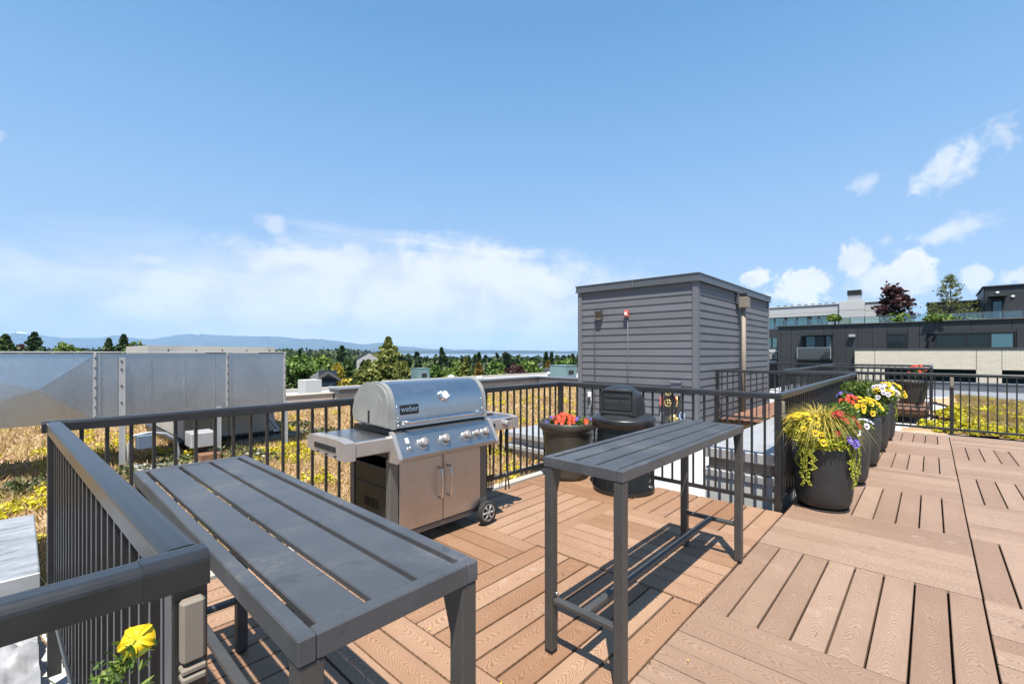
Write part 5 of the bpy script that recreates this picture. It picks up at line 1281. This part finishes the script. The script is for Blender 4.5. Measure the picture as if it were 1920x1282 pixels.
# ================================================================== dark apartment building on the right
YB = 55.0
def bx(x, Y=YB): return atY(x, 661, Y)[0]
M_dpan = spk('dark_panel', (.052, .055, .060), rough=.5, var=.1, scale=.6); M_djoint = mat('panel_joint', (.012, .012, .014), .8)
M_glass = mat('window_glass', (.014, .022, .022), .05, spec=.35)
def glass_fn(q, bb): pass
M_teg = mat('tinted_glass', (.07, .15, .17), .05, spec=.5)
M_wpan = spk('white_panel', (.74, .74, .73), rough=.6, var=.04, scale=.5)
def brick_fn(q, b):
    br = q.n('ShaderNodeTexBrick'); v = q.n('ShaderNodeCombineXYZ'); sp = q.n('ShaderNodeSeparateXYZ'); q.lk(gcoord(q), sp.inputs[0])
    q.lk(sp.outputs[0], v.inputs[0]); q.lk(sp.outputs[2], v.inputs[1]); q.lk(v.outputs[0], br.inputs['Vector'])
    br.inputs['Color1'].default_value = (.68, .61, .50, 1); br.inputs['Color2'].default_value = (.60, .53, .43, 1); br.inputs['Mortar'].default_value = (.40, .36, .30, 1)
    br.inputs['Scale'].default_value = 1; br.inputs['Brick Width'].default_value = .40; br.inputs['Row Height'].default_value = .10; br.inputs['Mortar Size'].default_value = .012
    q.lk(br.outputs[0], b.inputs['Base Color']); bump(q, b, br.outputs['Fac'], -.01, .5)
M_brick = mat('cream_brick', rough=.85, fn=brick_fn)
ap = thing('apartment_building', 'dark panelled apartment building with cream brick base on the right', 'building', (0, YB, -13))
def L(z): return z+13
xl, xr = bx(1458), bx(1960)+14
part('wall', M_djoint, ap, lambda b: b.box(xl+.05, .05, 0, xr, 14, L(4.24)))
part('parapet_coping', M_dpan, ap, lambda b: b.cbox(xl-.15, -.15, L(4.18), xr, .5, L(4.30), .03))
joints = [1458, 1464, 1483.7, 1503.6, 1544, 1561.5, 1586, 1608, 1635.5, 1663, 1702, 1724, 1752, 1821, 1898, 1975, 2060]
def dpanel(x0, x1, z0, z1): part('panel', M_dpan, ap, lambda b: b.cbox(x0+.012, -.0, L(z0)+.012, x1-.012, .049, L(z1)-.012, .006))
ZJ = 3.36
for a, b_ in zip(joints, joints[1:]): dpanel(bx(a), bx(b_), ZJ, 4.18)
wins = [(1503.6, 1561.5, .9, ZJ), (1663, 1702, 1.88, 3.22), (1738, 1906, 1.86, 3.18)]
cols = [(1458, 1464), (1464, 1483.7), (1483.7, 1503.6), (1561.5, 1586), (1586, 1608), (1608, 1635.5), (1635.5, 1663), (1702, 1724), (1724, 1738), (1906, 1975), (1975, 2060)]
for a, b_ in cols: dpanel(bx(a), bx(b_), .95 if b_ <= 1608 else 1.80, ZJ); (dpanel(bx(a), bx(b_), -1.0, .95) if b_ <= 1608 else None)
dpanel(bx(1503.6), bx(1561.5), -1.0, .72)
dpanel(bx(1663), bx(1702), 3.22, ZJ); dpanel(bx(1738), bx(1906), 3.18, ZJ)
part('ledge', M_dpan, ap, lambda b: b.cbox(bx(1604), -1.05, L(1.72), xr, -.001, L(1.82), .02))
def window(x0, x1, z0, z1, panes, mats, inset=.05, nm='window'):
    w = part(nm, M_djoint, ap, lambda b: (b.box(x0, .0505, L(z0), x1, .06, L(z1)), b.cbox(x0, -.02, L(z0), x0+.07, .05, L(z1), .01), b.cbox(x1-.07, -.02, L(z0), x1, .05, L(z1), .01), b.cbox(x0+.071, -.02, L(z1)-.07, x1-.071, .05, L(z1), .01), b.cbox(x0+.071, -.02, L(z0), x1-.071, .05, L(z0)+.06, .01)))
    for (pa, pb), m in zip(panes, mats):
        part('pane', m, w, lambda b: b.box(x0+.08+(x1-x0-.16)*pa, .02, L(z0)+.07, x0+.08+(x1-x0-.16)*pb, .045, L(z1)-.08))
        part('mullion', M_djoint, w, lambda b: b.box(x0+.08+(x1-x0-.16)*pb-.03, -.01, L(z0)+.065, x0+.08+(x1-x0-.16)*pb+.03, .047, L(z1)-.075))
    return w
window(bx(1510), bx(1560.5), .9, 3.2, [(0, .38), (.40, .74), (.8, 1)], [M_teg, M_glass, M_teg], nm='balcony_door')
part('lintel', M_dpan, ap, lambda b: b.cbox(bx(1503), -.9, L(3.22), bx(1562), -.001, L(3.30), .02))
bal = part('balcony', M_dpan, ap, lambda b: b.cbox(bx(1496), -1.0, L(.72), bx(1562), -.001, L(.92), .02))
part('balcony_glass', mat('smoked_glass', (.05, .055, .055), .08, spec=.8), bal, lambda b: (b.box(bx(1499), -.98, L(.95), bx(1560), -.96, L(1.95)),))
part('balcony_rail', M_galvl, bal, lambda b: (b.cbox(bx(1498), -.99, L(1.951), bx(1561), -.95, L(1.99), .005), b.cbox(bx(1498), -.99, L(.925), bx(1498)+.06, -.93, L(1.95), .005), b.cbox(bx(1561)-.06, -.99, L(.925), bx(1561), -.93, L(1.95), .005)))
window(bx(1663.5), bx(1701), 1.88, 3.2, [(0, .5), (.53, 1)], [M_glass, M_glass])
window(bx(1738.5), bx(1905), 1.86, 3.16, [(0, .09), (.10, .46), (.47, .73), (.75, .99)], [M_djoint, M_glass, M_glass, M_teg])
part('wall_lamp', M_galvl, ap, lambda b: b.cbox(bx(1592), -.35, L(2.98), bx(1604), -.001, L(3.22), .02))
part('brick_wall', M_brick, ap, lambda b: (b.box(bx(1605), -1.0, L(.06), xr, .04, L(1.72)), b.box(bx(1605), -.999, L(-2.5), bx(1660), .04, L(.0595)), b.box(bx(1829), -.999, L(-2.5), bx(1876), .04, L(.0595))))
for x in (1642, 1829, 1876): part('brick_joint', M_djoint, ap, lambda b: b.box(bx(x)-.015, -1.006, L(.06), bx(x)+.015, -1.0005, L(1.72)))
for a, b_ in ((1660, 1829), (1876, 2000)):
    part('shop_window', M_glass, ap, lambda b: b.box(bx(a), -.5, L(-2.5), bx(b_), -.48, L(.0595)))
    for k in range(4): part('shop_mullion', M_djoint, ap, lambda b: b.box(bx(a+(b_-a)*(k+.5)/4)-.04, -.56, L(-2.5), bx(a+(b_-a)*(k+.5)/4)+.04, -.501, L(.059)))
part('lower_wall', M_dpan, ap, lambda b: b.box(xl, -.2, L(-13), xr, .045, L(-2.501)))
# roof terrace: glass balustrade, white storey behind, penthouse
gb = thing('glass_balustrade', 'long glass balustrade along the roof edge of the dark building', 'balustrade', (0, YB+.7, 4.30))
M_clear = mat('clear_glass', (.75, .88, .85), .02, Transmission_Weight=.0)
def clear_fn(q, b):
    tr = q.n('ShaderNodeBsdfTransparent'); tr.inputs[0].default_value = (.72, .84, .82, 1); gl = q.n('ShaderNodeBsdfGlossy'); gl.inputs['Roughness'].default_value = .02
    mx = q.n('ShaderNodeMixShader'); fr = q.n('ShaderNodeFresnel'); fr.inputs[0].default_value = 1.5; q.lk(q.m('ADD', fr.outputs[0], .10), mx.inputs[0]); q.lk(tr.outputs[0], mx.inputs[1]); q.lk(gl.outputs[0], mx.inputs[2])
    q.lk(mx.outputs[0], [n for n in q.nt.nodes if n.type == 'OUTPUT_MATERIAL'][0].inputs[0])
M_pane = mat('balustrade_glass', fn=clear_fn)
gxs = [1469, 1491, 1515, 1541, 1567, 1593.6, 1621, 1649, 1678, 1708, 1740, 1774, 1808, 1843, 1880, 1918, 1958, 2000]
for a, b_ in zip(gxs, gxs[1:]):
    part('pane', M_pane, gb, lambda b: b.box(bx(a, YB+.7)+.03, 0, .02, bx(b_, YB+.7)-.03, .012, .62)); part('post', M_dpan, gb, lambda b: b.cbox(bx(a, YB+.7)-.03, -.02, -.1, bx(a, YB+.7)+.03, .03, .62, .005))
part('handrail', M_dpan, gb, lambda b: b.cbox(bx(gxs[0], YB+.7), -.025, .621, bx(gxs[-1], YB+.7), .035, .66, .005))
YW = 60.0
wb = thing('white_upper_storey', 'white panelled upper storey set back behind the glass balustrade', 'building', (0, YW, 4.24))
def wx(x): return bx(x, YW)
part('wall', M_djoint, wb, lambda b: b.box(wx(1340), .05, -6, wx(1668), 12, 2.45))
part('roof_edge', M_wpan, wb, lambda b: b.cbox(wx(1338), -.1, 2.4505, wx(1670), 12, 2.56, .02))
for (x0, x1, z0, z1, fy) in [(1340, 1574, 1.65, 2.45, 0), (1340, 1437, .5, 1.64, 0), (1552, 1574, -.2, 1.64, 0), (1574, 1622, 1.75, 2.75, -.25), (1574, 1622, .75, 1.735, -.25), (1574, 1622, -.2, .735, -.25), (1622, 1668, 1.6, 2.45, 0), (1622, 1668, .7, 1.585, 0), (1622, 1668, -.2, .685, 0)]:
    part('panel', M_wpan, wb, lambda b: b.cbox(wx(x0)+.01, fy, z0, wx(x1)-.01, .049, z1-.02, .01))
part('panel', M_wpan, wb, lambda b: b.cbox(wx(1437), 0, 1.30, wx(1552), .049, 1.63, .01))
for x0, x1 in ((1437, 1452), (1453, 1471.5), (1475, 1494), (1495, 1514), (1521, 1534), (1536, 1551)):
    w = part('window', M_djoint, wb, lambda b: b.box(wx(x0), .03, -.2, wx(x1), .049, 1.29)); part('pane', M_teg, w, lambda b: b.box(wx(x0)+.06, .0, -.15, wx(x1)-.06, .029, 1.2))
for k in range(9): part('roof_fitting', M_dark, wb, lambda b: b.cbox(wx(1452+k*13), 1, 2.561, wx(1452+k*13)+.35, 1.4, 2.75, .02))
vt = thing('roof_exhaust', 'square metal exhaust hood on top of the white storey', 'exhaust', (wx(1597), YW+2.5, 6.8))
part('neck', M_galvl, vt, lambda b: b.prism([(-.75, 0), (.75, 0), (.55, .55), (-.55, .55)], -.7, .7, 1)); part('hood', M_galvl, vt, lambda b: b.box(-.55, -.6, .551, .55, .6, .95)); part('mouth', M_dark, vt, lambda b: b.cbox(-.60, -.66, .951, .62, .66, 1.5, .02))
ph_ = thing('penthouse', 'dark panelled penthouse at the right edge above the glass balustrade', 'penthouse', (0, 57.5, 4.24))
def px_(x): return bx(x, 57.5)
part('wall', M_djoint, ph_, lambda b: b.box(px_(1846), .04, 0, px_(2080), 8, 2.85))
for k in range(4): part('panel', M_dpan, ph_, lambda b: b.cbox(px_(1846), -.02, .0+k*.73, px_(2080), .039, .72+k*.73-.02, .01))
for k in range(4): part('panel', M_dpan, ph_, lambda b: b.cbox(px_(1846)-.05, .0405, .0+k*.73, px_(1846)-.0005, 8, .72+k*.73-.02, .01))
part('roof_edge', M_dpan, ph_, lambda b: b.cbox(px_(1846)-.15, -.15, 2.93, px_(2080), 8.1, 3.05, .02))
dd_ = part('door', M_djoint, ph_, lambda b: b.box(px_(1858), -.026, 0, px_(1883), -.021, 2.05)); part('pane', M_teg, dd_, lambda b: b.box(px_(1862), -.04, .3, px_(1878), -.027, 1.65))
part('canopy', M_dpan, ph_, lambda b: b.cbox(px_(1852), -.8, 2.06, px_(1888), -.0205, 2.14, .01))
for x, z in ((1870, 2.35), (1899, 1.95)): part('lamp', mat('lamp_white', (.8, .8, .78), .4), ph_, lambda b: b.cbox(px_(x)-.10, -.12, z, px_(x)+.10, -.0205, z+.16, .02))
t = thing('roof_plant_box', 'dark louvred plant box behind the pine on the roof', 'plant box', (bx(1787, 63), 63, 4.2)); part('casing', M_djoint, t, lambda b: b.cbox(-1.9, 0, 0, 1.9, 2, 2.25, .03)); part('frame', M_dpan, t, lambda b: b.cbox(-1.95, -.05, 2.251, 1.95, 2.05, 2.4, .02))
tree('plum-leaved maple on the roof terrace of the dark building', 1684, 535, 60, 43.5, 'lay', 'plum', 1500, base=4.0, size=.12)
# pine on the terrace: sparse tiers on a bare leader
def pine():
    X, Y, zt_ = atdist(1781, 510, 41); t = thing('pine_tree', 'sparse pine with a bare leader on the roof terrace', 'tree', (X, Y, 4.1)); H = zt_-4.1
    Pp = []; b = MB(); b.tube([(-.2, 0, 0), (.1, 0, H*.4), (.0, 0, H*.7), (.05, 0, H)], [.07, .05, .03, .01], 6)
    for (z, r, n, a0) in ((.12, 1.9, 10, 0), (.26, 1.55, 9, .4), (.42, .75, 5, .9), (.52, .8, 4, 2.6), (.60, 1.05, 3, .1), (.70, .55, 5, 1), (.80, .45, 4, .3), (.88, .25, 4, .9)):
        for k in range(n):
            a = a0+6.283*k/n+random.uniform(-.3, .3); q = r*random.uniform(.7, 1.1); e = Vector((q*math.cos(a), q*math.sin(a), H*z+q*.35)); s = Vector((0, 0, H*z-.05)); b.tube([s, s.lerp(e, .6)-Vector((0, 0, .06)), e], [.025, .018, .01], 5)
            for _ in range(42): f = random.uniform(.5, 1.08); p = s.lerp(e, f); Pp.append((p.x+random.gauss(0, .11), p.y+random.gauss(0, .11), p.z+random.gauss(0, .10)))
    b.build('trunk', M_bark, t); foliage('crown', Pp, .065, LM['olive'], t, .2)
pine()
for k, (x, w, lab) in enumerate(((1684, 60, 'clipped hedge under the plum maple behind the glass'), (1760, 70, 'hedge left of the pine behind the glass'), (1815, 60, 'hedge right of the pine behind the glass'), (1565, 24, 'small shrub behind the glass near the white storey'))):
    tree(lab, x, 588 if k else 585, w, 43.0 if x < 1700 else 40.5, 'rnd', 'lime', 700, base=3.75 if x > 1600 else 4.0, size=.11)
# recessed wing beside the roof house, with the end of a sign
YS = 57.2
lw_ = thing('recessed_wing', 'dark recessed wing with windows beside the stair house', 'building', (0, YS, -13))
def sx_(x): return bx(x, YS)
part('wall', M_dpan, lw_, lambda b: b.box(sx_(1340), 0, 0, sx_(1461), 10, L(4.1)))
for x0, x1 in ((1425, 1437), (1438.5, 1447), (1448, 1458)):
    w = part('window', M_djoint, lw_, lambda b: b.box(sx_(x0), -.05, L(1.95), sx_(x1), -.001, L(3.15))); part('pane', M_teg, w, lambda b: b.box(sx_(x0)+.06, -.07, L(2.0), sx_(x1)-.06, -.051, L(3.1)))
part('white_band', M_wpan, lw_, lambda b: (b.box(sx_(1380), -.3, L(1.5), sx_(1459), -.001, L(1.85)), b.box(sx_(1380), -.6, L(.40), sx_(1459), -.001, L(.58))))
tr_ = part('terrace_glass', M_pane, lw_, lambda b: b.box(sx_(1420), .1, L(4.1), sx_(1461), .12, L(4.75)))
sg = thing('shop_sign', 'end of a pale shop sign with the black letters E S', 'sign', (0, YS-.32, 0))
part('board', spk('sign_grey', (.42, .42, .41), rough=.6, var=.05), sg, lambda b: b.cbox(sx_(1395), -.05, .75, sx_(1458.5), .3, 1.40, .01))
for ch, x in (('E', 1442), ('S', 1451.5)): link('letter', text_mesh('letter', ch, .66, .03, M_black), sg, (sx_(x), -.09, 1.08), (R(90), 0, 0))
# ------------------------------------------------------------------ air
hz_ = part('haze', None, None, lambda b: b.box(-30000, -30000, -47, 30000, 30000, 1500))
hm = bpy.data.materials.new('haze_air'); hm.use_nodes = True; nt = hm.node_tree; nt.nodes.clear()
o_ = nt.nodes.new('ShaderNodeOutputMaterial'); pv = nt.nodes.new('ShaderNodeVolumePrincipled'); pv.inputs['Color'].default_value = (.42, .67, 1.0, 1); pv.inputs['Density'].default_value = 2.8e-5; pv.inputs['Anisotropy'].default_value = .0
nt.links.new(pv.outputs[0], o_.inputs['Volume']); hz_.data.materials.clear(); hz_.data.materials.append(hm); stuff(hz_); hz_['label'] = 'thin blue summer haze over the whole view'
